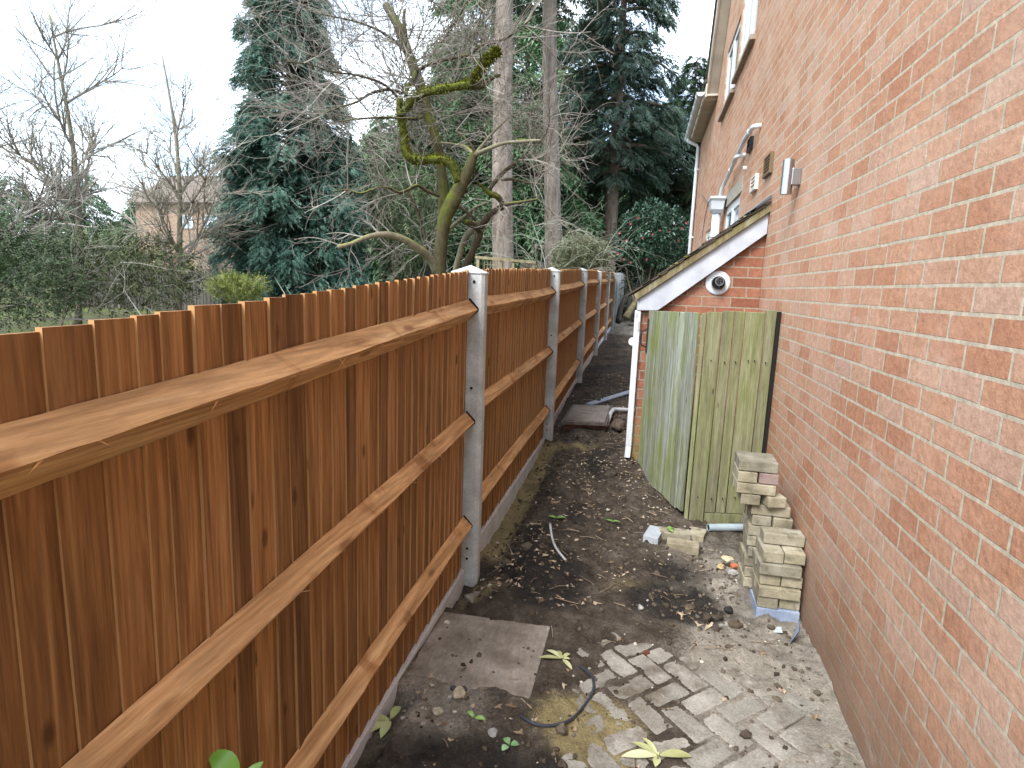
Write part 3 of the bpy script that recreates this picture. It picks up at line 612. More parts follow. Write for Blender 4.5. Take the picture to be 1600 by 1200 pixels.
# ================================================================== THE LEAN-TO
LY, LB = 5.12, 7.1; LX = -.02
LT = thing('lean_to', 'small brick lean-to with mossy roof edge and white bargeboard against the house', 'outbuilding', (.42, 6.1, .2))
zroof = lambda x_: 1.575+(x_+.125)*.745                              # top of the roof slope
g = G(); g.add([(LX, LY, -.2), (WX-.002, LY, -.2), (WX-.002, LY, zroof(WX)-.10), (LX, LY, zroof(LX)-.10)], np.array([0, 1, 2, 3]))
obj('front_wall', g, BRICKG, LT)
obj('side_wall', G().add([(LX, LY, -.2), (LX, LB, -.2), (LX, LB, zroof(LX)-.10), (LX, LY, zroof(LX)-.10)], np.array([3, 2, 1, 0])).add([(LX, LB, -.2), (WX, LB, -.2), (WX, LB, zroof(WX)-.10), (LX, LB, zroof(LX)-.1)], np.array([3, 2, 1, 0])), BRICKY, LT)
sl = np.array([1, 0, .745]); sl = sl/np.linalg.norm(sl); nn = np.array([-sl[2], 0, sl[0]])
def slopebox(xa, xb, y0, y1, n0, n1):
    a, b = np.array([xa, 0, zroof(xa)]), np.array([xb, 0, zroof(xb)]); Q = []
    for n_ in (n0, n1):
        for p_, y_ in ((a, y0), (b, y0), (b, y1), (a, y1)): q = p_+nn*n_; Q.append((q[0], y_, q[2]))
    return Q
rg = G(); r = np.random.default_rng(3)
for k in range(9):                                                   # courses of plain tiles, each lapping the one below
    xa, xb = -.135+k*.115, min(-.135+k*.115+.18, WX-.002); y = LY-.10+(k % 2)*.08; 
    yy = [LY-.10]+list(np.arange(LY-.10+.165*(.5 if k % 2 else 1), LB+.1, .165))+[LB+.1]
    for a, b in zip(yy, yy[1:]):
        if b-a > .02:
            l = r.normal(0, .002); Q = slopebox(xa, xb, a+.002, b-.002, -.004+l, .010+l); Q = np.array(Q)
            Q[[0, 3, 4, 7]] += nn*.013; rg.add(Q, G.BF, r.random())
roof = obj('roof', rg, TILE, LT)
obj('verge_timber', G().hexa(slopebox(-.10, WX-.003, LY-.085, LY-.02, -.058, -.006)), MOSSWOOD, LT, bevel=.004)
# bargeboard: board under the verge with a boxed, level cut foot
bz = lambda x_, n_: zroof(x_)-n_
poly = [(-.045, bz(-.045, .075)), (WX-.004, bz(WX, .075)), (WX-.004, bz(WX, .235)), (.108, 1.468), (-.045, 1.462)]
obj('bargeboard', G().prism([(p[0], LY-.055, p[1]) for p in poly], (0, .03, 0)), WHITEP, LT, bevel=.003)
obj('box_end', G().box(-.060, -.02, LY-.052, LY+.0, 1.462, 1.555), WHITEP, LT, bevel=.003)
obj('eaves_board', G().box(-.058, -.024, LY+.001, LB, 1.462, 1.552), WHITEP, LT)
g = G().hexa(slopebox(WX-.15, WX-.001, LY-.12, LB+.05, .030, .034)); g.box(WX-.004, WX-.0005, LY-.08, LB+.05, zroof(WX)+.03, zroof(WX)+.055)
obj('flashing', g, LEAD, LT)
# moss cushions on the roof edge
g = G(); r = np.random.default_rng(8)
ico_v = np.array([(math.sin(a)*math.cos(b), math.sin(a)*math.sin(b), math.cos(a)) for a in (0.35, 1.1, 1.9, 2.7) for b in np.linspace(0, 2*math.pi, 7)[:-1]])
ico_f = np.array([[a*6+k, a*6+(k+1) % 6, (a+1)*6+(k+1) % 6, (a+1)*6+k] for a in range(3) for k in range(6)])
def blobs(g, pos, rad_, r, flat=.7, rnd=None):
    pos = np.asarray(pos); N = len(pos); rad_ = np.broadcast_to(rad_, (N,))
    for p_, q in zip(pos, rad_):
        V = ico_v*q*(1+r.normal(0, .16, (len(ico_v), 1)))*np.array([1*r.uniform(.7, 1.3), 1*r.uniform(.7, 1.3), flat])
        a = r.uniform(0, 6.28); c_, s_ = math.cos(a), math.sin(a); V = V@np.array([[c_, s_, 0], [-s_, c_, 0], [0, 0, 1]])
        g.add(V+p_, [ico_f, np.arange(6)[::-1], 18+np.arange(6)], r.random() if rnd is None else rnd)
P_ = []
for _ in range(46):
    x_ = r.uniform(-.12, .8); P_.append((x_, LY-.10+abs(r.normal(0, .12)), zroof(x_)+.012))
blobs(g, P_, r.uniform(.008, .022, 46), r, .55)
obj('moss', g, leaf_mat('roof_moss', (.05, .05, .015), (.11, .11, .03), (.2, .19, .07), .95, .05, 30), LT, smooth=True)
# flue terminal
t = thing('flue_terminal', 'round white flue plate with a black outlet on the lean-to gable', 'flue', (.562, LY, 1.705))
fc = (.562, LY, 1.708)
obj('wall_plate', G().lathe(fc, (0, -1, 0), [(0, .096), (.008, .096), (.014, .088), (.014, .058), (.022, .055), (.022, .05)], 36), WHITE, t, smooth=False)
obj('outer_pipe', G().lathe(fc, (0, -1, 0), [(.010, .052), (.06, .052), (.06, .046), (.023, .046)], 30), BLACK, t)
obj('inner_pipe', G().lathe((fc[0]+.004, LY, fc[2]+.01), (0, -1, 0), [(.02, .034), (.09, .034), (.09, .028), (.04, .028)], 24), plain('flue_metal', (.22, .22, .23), .35, .1, 20, .4, .6), t)
obj('guard', G().box(fc[0]-.028, fc[0]+.032, LY-.088, LY-.084, fc[2]+.006, fc[2]+.012).box(fc[0]-.002, fc[0]+.006, LY-.0885, LY-.0835, fc[2]-.05, fc[2]+.036), BLACK, t)
# white downpipe at the front corner
zb = gz(-.06, LY-.05)
t = thing('downpipe', 'white square downpipe at the front corner of the lean-to', 'downpipe', (-.052, LY-.02, .3))
obj('pipe', G().box(-.075, -.026, LY-.045, LY+.003, .30, 1.461).hexa([(-.078, LY-.06, .20), (-.03, LY-.06, .20), (-.03, LY-.01, .22), (-.078, LY-.01, .22), (-.075, LY-.045, .298), (-.026, LY-.045, .298), (-.026, LY+.003, .298), (-.075, LY+.003, .298)]), WHITE, t, bevel=.005)
obj('pipe_clip', G().lathe((-.078, LY-.02, 1.20), (0, -1, .0), [(-.02, .02), (-.02, .034), (.02, .034), (.02, .02)], 14), WHITE, t)
obj('sticker', G().box(-.045, -.03, LY-.0475, LY-.0455, 1.29, 1.37).box(-.062, -.05, LY-.0475, LY-.0455, 1.40, 1.44), plain('grey_print', (.42, .42, .43), .6), t)

# ================================================================== THE TIMBER STORE FRONT
PX, PYc = .405, 4.17
ST = thing('timber_store_front', 'green stained timber enclosure in front of the lean-to, two boarded faces', 'enclosure', (PX, PYc, 0))
g = G(); r = np.random.default_rng(12); ztop = 1.502; xr = .862; dyr = .09
e = [PX, PX+.098, PX+.176, PX+.240, PX+.370, xr]; e = [PX, PX+.105, PX+.182, PX+.252, PX+.385, xr]
for k, (a, b) in enumerate(zip(e, e[1:])):
    zb = -.02 if k == 0 else .105; f = lambda q: PYc+(q-PX)/(xr-PX)*dyr; dz = (a-PX)*.06+r.normal(0, .003)
    o_ = r.normal(0, .002)-(.012 if k == 0 else 0)
    g.hexa([(a+.0035, f(a)+o_, zb), (b-.0035, f(b)+o_, zb), (b-.0025, f(b)+.02, zb), (a+.0025, f(a)+.02, zb), (a+.0025, f(a)+o_, ztop+dz), (b-.0025, f(b)+o_, ztop+dz+r.normal(0, .002)), (b-.0025, f(b)+.02, ztop+dz), (a+.0025, f(a)+.02, ztop+dz)], r.random())
f = lambda q: PYc+(q-PX)/(xr-PX)*dyr
obj('front_panel', g, ALGAE_R, ST, bevel=.003)
obj('bottom_board', G().hexa([(PX+.107, f(PX+.107)-.004, -.03), (xr, f(xr)-.004, -.03), (xr, f(xr)+.03, -.03), (PX+.107, f(PX+.107)+.03, -.03), (PX+.107, f(PX+.107)-.004, .10), (xr, f(xr)-.004, .10), (xr, f(xr)+.03, .10), (PX+.107, f(PX+.107)+.03, .10)], .2), ALGAE_R, ST, bevel=.003)
obj('corner_post', G().hexa([(PX-.030, PYc+.0, -.03), (PX-.004, PYc-.016, -.03), (PX-.002, PYc+.03, -.03), (PX-.025, PYc+.035, -.03), (PX-.030, PYc, 1.49), (PX-.004, PYc-.016, 1.495), (PX-.002, PYc+.03, 1.495), (PX-.025, PYc+.035, 1.49)], .6), ALGAE_R, ST, bevel=.003)
g = G(); p0, p1 = np.array([PX-.045, PYc+.03]), np.array([.045, 5.04]); L = np.linalg.norm(p1-p0); d = (p1-p0)/L; nrm = np.array([-d[1], d[0]])*1.0
if nrm[0] > 0: nrm = -nrm
cuts = np.concatenate([[0], np.cumsum(r.uniform(.085, .12, 9))]); cuts = cuts/cuts[-1]*L
for k, (a, b) in enumerate(zip(cuts, cuts[1:])):
    q0, q1 = p0+d*(a+.002), p0+d*(b-.002); o_ = r.normal(0, .003); zt = 1.492-.03*(a/L); zb = .085+r.normal(0, .006)-.01*(a/L)
    fr = [q0+nrm*(.010+o_), q1+nrm*(.010+o_), q1-nrm*.012, q0-nrm*.012]
    g.hexa([(*fr[3], zb), (*fr[2], zb), (*fr[1], zb), (*fr[0], zb), (*fr[3], zt), (*fr[2], zt), (*fr[1], zt), (*fr[0], zt)], r.random())
dr = obj('door', g, ALGAE_L, ST, bevel=.003)
hp = p0+d*(L-.012)
g = G(); h3 = np.array([hp[0], hp[1], 1.24]); n3 = np.array([-1.0, -.25, 0])
g.tube([h3+(0, 0, .075)+n3*.012, h3+(0, 0, .06)+n3*.05, h3+(0, 0, .04)+n3*.058, h3+(0, 0, -.04)+n3*.058, h3+(0, 0, -.06)+n3*.05, h3+(0, 0, -.075)+n3*.012], .006, 8)
g.box(hp[0]-.018, hp[0]-.006, hp[1]-.02, hp[1]+.012, 1.12, 1.40)
obj('handle', g, BLACK, dr)
for k_, q in enumerate((PX+.05, PX+.14, PX+.215, PX+.30, PX+.345, PX+.42)):
    for zq in (1.18, .22): obj('nail', G().tube([(q+.006*math.sin(k_*7+zq), f(q)-.0155, zq+.01*math.sin(k_*5)), (q+.006*math.sin(k_*7+zq), f(q)+.002, zq+.01*math.sin(k_*5))], .0042, 8), DARK, ST)
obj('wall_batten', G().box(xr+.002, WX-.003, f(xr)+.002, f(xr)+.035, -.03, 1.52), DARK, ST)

# ================================================================== PAVER STACKS
def rotz(a): c_, s_ = math.cos(a), math.sin(a); return np.array([[c_, s_, 0], [-s_, c_, 0], [0, 0, 1]])
def paver(cx, cy, z0, ang, label, mat=None, group='loose buff block pavers', hx=.1, hy=.05, h=.058, rn=None):
    r = rn or np.random.default_rng(int(abs(cx*9973+cy*7919+z0*6961)*100) % 100000)
    g = G(); A = rotz(rad(ang)+r.normal(0, .02)); g.obox((cx, cy, z0+h/2), A, (hx-.001, hy-.001, h/2-.0006), r.random())
    o = obj('paver', g, mat or PAVER, bevel=.004, loc=(cx, cy, z0)); o.data.materials[0] = mat or PAVER
    return tag(o, label, 'paver', group)
H = .0615
fs = (.772, 3.135)                                                   # front stack
LN = ['bottom', 'second', 'third', 'fourth', 'fifth', 'sixth', 'top']
g = G().box(fs[0]-.103, fs[0]+.103, fs[1]-.10, fs[1]+.10, -.03, .052)
tag(obj('block', g, BLUEB, bevel=.004, loc=(fs[0], fs[1], -.03)), 'blue grey block under the short front stack of pavers', 'block')
r = np.random.default_rng(21)
for k in range(6):
    z0 = .053+k*H; jx, jy = r.normal(0, .006, 2)+(-.012*(k in (3, 4)), 0); S = 'layer of the short front stack by the wall'
    if k in (0, 2, 4):
        for s_, nm in ((-1, 'left'), (1, 'right')): paver(fs[0]+jx+s_*.0525, fs[1]+jy+r.normal(0, .005), z0, 90, '%s end on paver, %s %s' % (nm, LN[k], S))
    elif k < 5:
        for s_, nm in ((-1, 'front'), (1, 'rear')): paver(fs[0]+jx+r.normal(0, .006), fs[1]+jy+s_*.0525, z0, 0, '%s crosswise paver, %s %s' % (nm, LN[k], S))
    else:
        paver(fs[0]+.012, fs[1]+.045, z0, 0, 'lone pale paver on top of the short front stack by the brick wall')
bs = (.752, 3.42)                                                    # taller stack behind
LN2 = ['lowest', 'second', 'third', 'fourth', 'fifth', 'sixth', 'seventh', 'eighth', 'ninth', 'tenth', 'eleventh', 'topmost']
for k in range(12):
    z0 = .012+k*H; jx, jy = r.normal(0, .006, 2); S = 'layer of the tall rear paver stack'
    cx, cy = bs[0]+jx, bs[1]+jy
    if k >= 8: cx, cy = bs[0]-.095+jx, bs[1]-.03+jy
    if k == 8: cx += .035
    if k in (0, 2, 4, 6, 8, 10):
        for s_, nm in ((-1, 'left'), (1, 'right')):
            pu = PAVER2 if (k == 10 and s_ == 1) else None
            paver(cx+s_*.0525, cy+r.normal(0, .005)-(.012 if k == 8 and s_ == 1 else 0), z0, 90+(14 if k == 8 and s_ == 1 else 0), ('purple paver at the right, %s %s' if pu else nm+' end on paver, %s %s') % (LN2[k], S), pu)
    else:
        for s_, nm in ((-1, 'front'), (1, 'rear')): paver(cx+r.normal(0, .006), cy+s_*.0525, z0, r.normal(0, 2), '%s crosswise paver, %s %s' % (nm, LN2[k], S))
# loose pavers on the ground by the store front
paver(.165, 3.83, gz(.165, 3.83)-.004, 78, 'loose paver with a bluish end and a green leaf on it, left of the others', _conc('pale_blue_paver', (.27, .29, .30), (.37, .40, .43), (.46, .48, .5)))
paver(.345, 3.74, gz(.345, 3.74)-.006, -4, 'loose buff paver lying in front, near the green timber store')
paver(.30, 3.88, gz(.30, 3.88)-.018, 2, 'loose buff paver half sunk behind the front one near the store')
paver(.45, 3.92, gz(.45, 3.92)-.035, 75, 'short end of a buff paver sunk beside the other loose pavers', None, 'loose buff block pavers', .07)

# ================================================================== ON THE GROUND
def slab_mat():
    m = M('old_slab', .9, .15); n = m.noise(5, 6, rough=.7); f = m.noise(60, 5, m.scale(1, .35, 1), .7); f2 = m.noise(200, 2); st = m.noise(2.4, 4)
    c = m.ramp(n, [(.3, (.14, .112, .085)), (.5, (.245, .21, .172)), (.72, (.37, .33, .28))]); c = m.mix(c, m.ramp(f, [(.3, .7), (.7, 1.2)]), .8, 'MULTIPLY'); c = m.mix(c, m.ramp(f2, [(.3, .8), (.7, 1.15)]), .8, 'MULTIPLY')
    c = m.mix(c, (.10, .07, .05), m.ramp(st, [(.56, 0.), (.68, .7)])); m.col(c); m.bump(m.math('ADD', f, n), .5, .006); return m.m
SLAB = slab_mat()
zs = gz(-.6, 2.4)
g = G(); P4 = [(-.335, 2.12), (-.335, 2.655), (-.875, 2.635), (-.872, 2.11)]
zc = SLABZ-.005; zc_slab = zc
g.prism([(p[0], p[1], zc-.045) for p in P4], (0, 0, .05))
tag(obj('paving_slab', g, SLAB, bevel=.006, loc=(-.6, 2.38, zc)), 'large flat grey stone slab on the soil beside the nearest fence bay', 'slab')
# manhole
zl = .245
t = thing('manhole', 'square metal manhole cover on a brick rim in the middle of the path', 'manhole', (-.53, 6.6, .15))
Q = [(-.765, 6.05), (-.295, 6.16), (-.288, 7.16), (-.762, 7.03)]
def inset(Q, k): c = np.mean(Q, 0); return [tuple(c+(np.array(p)-c)*k) for p in Q]
obj('brick_rim', G().prism([(p[0], p[1]+.06, .02) for p in inset(Q, .93)], (0, 0, zl-.055)), brick_mat('rim_brick', 'x', [(.12, .04, .025), (.2, .08, .05), (.25, .12, .08)], (.16, .13, .1)), t)
def lid_mat():
    m = M('rusty_cover', .7, .3); x, y, z = m.sep(); a = m.math('SINE', m.math('MULTIPLY', m.math('ADD', x, y), 130)); b = m.math('SINE', m.math('MULTIPLY', m.math('SUBTRACT', x, y), 130)); h = m.math('MULTIPLY', a, b)
    n = m.noise(6, 6, rough=.7); c = m.ramp(n, [(.3, (.12, .10, .085)), (.5, (.23, .2, .17)), (.72, (.34, .30, .26))]); c = m.mix(c, (.07, .045, .03), m.ramp(m.noise(3, 5), [(.5, 0.), (.7, .8)])); m.col(c); m.bump(h, .6, .006); return m.m
fr = G(); Qi = inset(Q, .90)
for k in range(4):
    a, b, c, d = Q[k], Q[(k+1) % 4], Qi[(k+1) % 4], Qi[k]; fr.prism([(q[0], q[1], zl-.034) for q in (a, b, c, d)], (0, 0, .032))
obj('frame', fr, plain('cast_iron', (.12, .10, .085), .7, .3, 20), t, bevel=.003)
obj('cover', G().prism([(p[0], p[1], zl-.03) for p in inset(Q, .885)], (0, 0, .033)), lid_mat(), t, bevel=.003)
g = G().tube([(-.33, 6.32, .10), (-.305, 6.45, .195), (-.29, 6.72, .235), (-.27, 6.92, .24), (-.2, 6.98, .235), (-.02, 7.02, .23)], .024, 12)
tag(obj('drain_pipe', g, plain('pale_grey_plastic', (.5, .52, .54), .4, .08), smooth=True, loc=(-.2, 6.98, .2)), 'pale bent drain pipe between the manhole and the lean-to', 'pipe')
def onground(x_, y_, dz=0.0):
    r_ = (x_-800)/FPX*CR-(y_-600)/FPX*CU+CF; zg = .1
    for _ in range(6):
        P_ = CAM+r_*(zg-CAM[2])/r_[2]; zg = gz(P_[0], P_[1])
    return np.array([P_[0], P_[1], zg+dz])
a, b = onground(920, 631, .03), onground(990, 615, .05)
tag(obj('plank', G().beam(a, b, .10, .02), plain('blue_grey_board', (.20, .23, .28), .55, .15), bevel=.002, loc=a), 'blue grey board lying across the path behind the manhole', 'board')
a = onground(1106, 829, .022); b = onground(1162, 829, .022)+(0.1, .02, 0)
d = (b-a)/np.linalg.norm(b-a)
t = thing('pipe_offcut', 'short grey plastic pipe lying at the foot of the green timber store', 'pipe', a)
g = G().lathe(a, d, [(0.01, .021), (0, .021), (0, .026), (.32, .026), (.32, .021), (.31, .021)], 20); obj('tube', g, GREYP, t)
obj('bore', G().lathe(a, d, [(.004, .0212), (.006, .0212)], 20), DARK, t)
def smooth_path(P, n=8):
    P = np.asarray(P, float); t_ = np.arange(len(P)); q = np.linspace(0, len(P)-1, n*len(P)); k = np.minimum(q.astype(int), len(P)-2); u = (q-k)[:, None]
    g_ = lambda i: P[np.clip(i, 0, len(P)-1)]
    p0, p1, p2, p3 = g_(k-1), g_(k), g_(k+1), g_(k+2)
    return .5*((2*p1)+(-p0+p2)*u+(2*p0-5*p1+4*p2-p3)*u**2+(-p0+3*p1-3*p2+p3)*u**3)
pts = [onground(*q, .009) for q in ((813, 1122), (835, 1134), (862, 1137), (893, 1124), (915, 1102), (927, 1080), (924, 1060), (905, 1043))]
tag(obj('cable', G().tube(smooth_path(pts), .0058, 8), plain('dark_cable', (.035, .042, .055), .45, .2), smooth=True, loc=pts[3]), 'dark curved length of cable on the ground near the paving', 'cable')
pts = [onground(*q, .012) for q in ((859, 828), (863, 845), (870, 860), (884, 877))]
tag(obj('cable', G().tube(smooth_path(pts), .0075, 8), plain('pale_cable', (.42, .42, .42), .45, .1), smooth=True, loc=pts[1]), 'short pale grey cable on the dark soil of the path', 'cable')
def rock(name, label, cat, px, py, r_, col, flat=.7, seed=1, mat=None, group=None):
    r = np.random.default_rng(seed); p = onground(px, py, r_*flat*.6); g = G()
    n1, n2 = 9, 12; V = []
    for a in np.linspace(.02, math.pi-.02, n1):
        for b in np.linspace(0, 2*math.pi, n2+1)[:-1]: V.append((math.sin(a)*math.cos(b), math.sin(a)*math.sin(b), math.cos(a)))
    V = np.array(V); sc = 1+.55*(fbm(V[:, 0]*1.6+seed, V[:, 1]*1.6, 3, seed, V[:, 2]*1.6)-.5)+.12*(fbm(V[:, 0]*6+seed, V[:, 1]*6, 2, seed+5, V[:, 2]*6)-.5)
    for _ in range(5):                                             # knock flat facets off it
        d = r.normal(0, 1, 3); d /= np.linalg.norm(d); h = V*sc[:, None]@d; lim = r.uniform(.55, .85); sc = np.where(h > lim, sc*lim/np.maximum(h, 1e-6), sc)
    V = V*sc[:, None]*np.array([r_*r.uniform(.9, 1.35), r_, r_*flat])
    V = V@rotz(r.uniform(0, 6))
    I, J = np.meshgrid(np.arange(n1-1), np.arange(n2), indexing='ij'); F = np.stack([I*n2+J, (I+1)*n2+J, (I+1)*n2+(J+1) % n2, I*n2+(J+1) % n2], -1).reshape(-1, 4)
    g.add(V+p, [F, np.arange(n2), (n1-1)*n2+np.arange(n2)[::-1]], .5)
    return tag(obj(name, g, mat or plain(name+'_surface', col, .9, .3, 40), loc=p, smooth=False), label, cat, group)
rock('stone', 'cream lump of flint on the soil just below the large slab', 'stone', 717, 1091, .028, (.45, .38, .27), .75, 1)
rock('stone', 'flat pale stone lying left of the cream flint below the slab', 'stone', 682, 1112, .026, (.45, .40, .30), .35, 2)
rock('stone', 'small dark pebble touching the front edge of the large slab', 'stone', 708, 1077, .014, (.06, .06, .07), .7, 3)
rock('stone', 'small dark pebble beside the cream flint, right one of two', 'stone', 724, 1078, .015, (.06, .06, .065), .7, 4)
rock('clod', 'largest dark lump of soil right of the black patch', 'clod', 1104, 970, .030, (.055, .042, .03), .8, 5)
rock('clod', 'dark lump of soil touching the right side of the largest one', 'clod', 1122, 967, .024, (.055, .042, .03), .7, 6)
rock('clod', 'small flat dark lump of soil just below the largest one', 'clod', 1119, 985, .020, (.06, .047, .035), .55, 7)
rock('stone', 'black angular stone near the base of the front paver stack', 'stone', 1138, 957, .023, (.025, .023, .022), .9, 8)
rock('conker', 'reddish brown nut shaped lump on the half buried paving', 'nut', 1011, 1019, .017, (.11, .035, .018), .9, 9)
rock('rubble', 'pale yellow flat stone on the ground beside the paver stacks', 'rubble', 1136, 876, .040, (.62, .50, .30), .35, 10)
rock('rubble', 'small buff stone at the left of the yellow flat stone', 'rubble', 1126, 888, .026, (.48, .36, .18), .4, 11)
rock('rubble', 'broken orange red brick piece by the paver stacks', 'rubble', 1148, 887, .026, (.50, .14, .06), .6, 12)
rock('rubble', 'grey broken concrete piece in front of the orange brick piece', 'rubble', 1142, 896, .034, (.30, .29, .27), .5, 13)
rock('stone', 'small white stone at the upper left of the large slab', 'stone', 699, 976, .017, (.48, .45, .4), .7, 14)
rock('stone', 'small grey stone alone on the dark soil patch', 'stone', 1001, 951, .017, (.30, .29, .27), .8, 15)
rock('rubble', 'lump of soil and stone beside the bent drain pipe', 'rubble', 965, 672, .09, (.13, .10, .075), .8, 17)
rock('rubble', 'grey flinty lump at the lower left by the laurel sprig', 'stone', 770, 1146, .02, (.32, .31, .29), .6, 16)
a = onground(985, 506, .03); tag(obj('paving_slab', G().box(-.42, -.02, a[1]-.3, a[1]+.3, a[2]-.03, a[2]+.03), SLABM, bevel=.01, loc=a), 'small pale slab lying far along the path', 'slab')
t = thing('plastic_scrap', 'clear plastic label scrap with a red corner near the wall', 'litter', onground(1210, 988))
p = onground(1212, 986, .006); obj('sheet', G().add([p+(-.028, -.03, 0), p+(.025, -.028, .004), p+(.028, .02, .008), p+(.0, .026, .001), p+(-.026, .022, .006)], np.arange(5)), plain('clear_plastic', (.45, .50, .52), .2, .08, 30, .5), t)
obj('red_corner', G().add([p+(-.035, .022, .006), p+(-.012, .024, .01), p+(-.014, .05, .008), p+(-.03, .05, .004)], np.arange(4)), plain('red_print', (.5, .10, .12), .5), t)
p = onground(1236, 1000, .0); g = G().add([p+(-.02, -.05, .004), p+(.02, .05, .005), p+(.045, .06, .075), p+(.03, .0, .05)], np.arange(4)); g.add([p+(-.017, -.051, .004), p+(.023, .049, .005), p+(.048, .059, .075), p+(.033, -.001, .05)], np.arange(4)[::-1])
tag(obj('metal_scrap', g, LEAD, loc=p), 'bent grey metal strip on the ground at the foot of the wall', 'scrap')

# loose leaves
def leaf_blade(p, d, L, wdt, g, lift=.2, curl=.25, r=None, rnd=.5, up=(0, 0, 1)):
    d = np.array(d, float); d /= np.linalg.norm(d); sx = np.cross(d, up); sx /= np.linalg.norm(sx); u = np.cross(sx, d); n = 7; V = []
    for i, s in enumerate(np.linspace(0, 1, n)):
        wv = wdt*(math.sin(math.pi*min(.04+s*.98, 1))**.75)*(1 if s < 1 else .02); c = p+d*L*s+u*(lift*L*s-curl*L*s*s)
        V += [c-sx*wv+u*wv*.28, c, c+sx*wv+u*wv*.28]
    F = np.array([[i*3+a, i*3+a+1, (i+1)*3+a+1, (i+1)*3+a] for i in range(n-1) for a in (0, 1)]); g.add(V, F, rnd)
def cluster(name, label, px, py, blades, mat, r_, base=.012):
    p = onground(px, py, base); g = G()
    for ang, L, w_, lf in blades:
        leaf_blade(p+np.array([math.cos(ang), math.sin(ang), 0])*.006, (math.cos(ang), math.sin(ang), .02), L, w_, g, lf, lf+.05, rnd=r_.random())
    g.tube([p, p+(0, .004, .012)], .004, 6)
    return tag(obj(name, g, mat, loc=p, smooth=True), label, 'leaf')
r = np.random.default_rng(31)
PALEL = leaf_mat('pale_yellow_leaf', (.28, .28, .12), (.40, .405, .20), (.52, .52, .31), .5, .3, 40)
cluster('leaf_rosette', 'yellow green rosette of fallen leaves beside the large slab', 878, 1037, [(2.6, .085, .012, .25), (3.3, .10, .012, .1), (5.4, .075, .011, .12), (1.0, .05, .010, .4), (.2, .03, .008, .3), (2.1, .055, .010, .4)], PALEL, r)
cluster('leaf_rosette', 'pale rosette of fallen leaves on the paving at the bottom edge', 1028, 1189, [(.25, .12, .020, .18), (2.7, .10, .014, .15), (3.4, .13, .02, .08), (4.5, .05, .014, .2), (2.2, .09, .01, .3)], PALEL, r, .022)
cluster('leaf_rosette', 'pale green leaves fallen against the gravel board at the lower left', 610, 1134, [(4.1, .13, .021, .1), (4.75, .09, .018, .15), (1.5, .075, .018, .35), (3.4, .08, .016, .3)], leaf_mat('pale_green_leaf', (.26, .31, .10), (.36, .41, .18), (.47, .50, .27), .5, .3, 40), r, .03)
GREENL = leaf_mat('green_leaf', (.10, .20, .04), (.17, .32, .07), (.28, .45, .14), .4, .4, 40)
cluster('fallen_leaf', 'curled green leaf on the dark soil above the pale cable', 868, 812, [(.3, .07, .022, .25), (2.9, .05, .018, .35)], GREENL, r)
cluster('fallen_leaf', 'curled dark green leaf halfway between the fence and timber store', 955, 818, [(.1, .06, .014, .3), (2.6, .045, .016, .2)], GREENL, r)
cluster('fallen_leaf', 'small green leaf curled below the cream flint', 740, 1126, [(.1, .04, .012, .25), (2.4, .04, .010, .4)], GREENL, r)
cluster('fallen_leaf', 'green leaf resting on the bluish loose paver', 1042, 838, [(.8, .05, .018, .2), (5.4, .045, .016, .3)], GREENL, r, .05)
cluster('seedling', 'tiny green seedling in the soil near the bottom edge', 795, 1172, [(.3, .03, .013, .5), (2.2, .032, .013, .5), (4.2, .03, .013, .4)], leaf_mat('seedling_leaf', (.07, .16, .06), (.13, .25, .10), (.22, .35, .18), .5, .3, 40), r, .02)
# bright laurel sprig poking up in the lower left corner
t = thing('laurel_sprig', 'bright green glossy laurel sprig in the bottom left corner', 'plant', (-.80, 1.14, -.05))
q = CAM+((372-800)/FPX*CR-(1190-600)/FPX*CU+CF)*1.36
st = G().tube([(-.80, 1.14, -.1), (-.80, 1.13, .12), q+(0.0, -.01, -.10), q+(.01, -.005, -.04)], .005, 8); obj('stem', st, plain('sprig_stem', (.15, .2, .06), .6), t, smooth=True)
LAUREL = leaf_mat('laurel_leaf', (.10, .26, .03), (.17, .40, .06), (.26, .52, .12), .28, .5, 30)
for d, L, w_, lf, off in (((-.7, -.1, .5), .085, .024, .3, (0, 0, -.03)), ((.55, -.3, .35), .075, .02, .25, (.01, 0, -.07)), ((.5, .4, .6), .05, .012, .3, (.015, 0, -.045)), ((-.9, -.4, .05), .11, .03, .3, (0, 0, -.09))):
    g = G(); leaf_blade(q+np.array(off), d, L, w_, g, lf, lf+.2, rnd=r.random(), up=(0.3, -.5, .8)); obj('leaf', g, LAUREL, t, smooth=True)

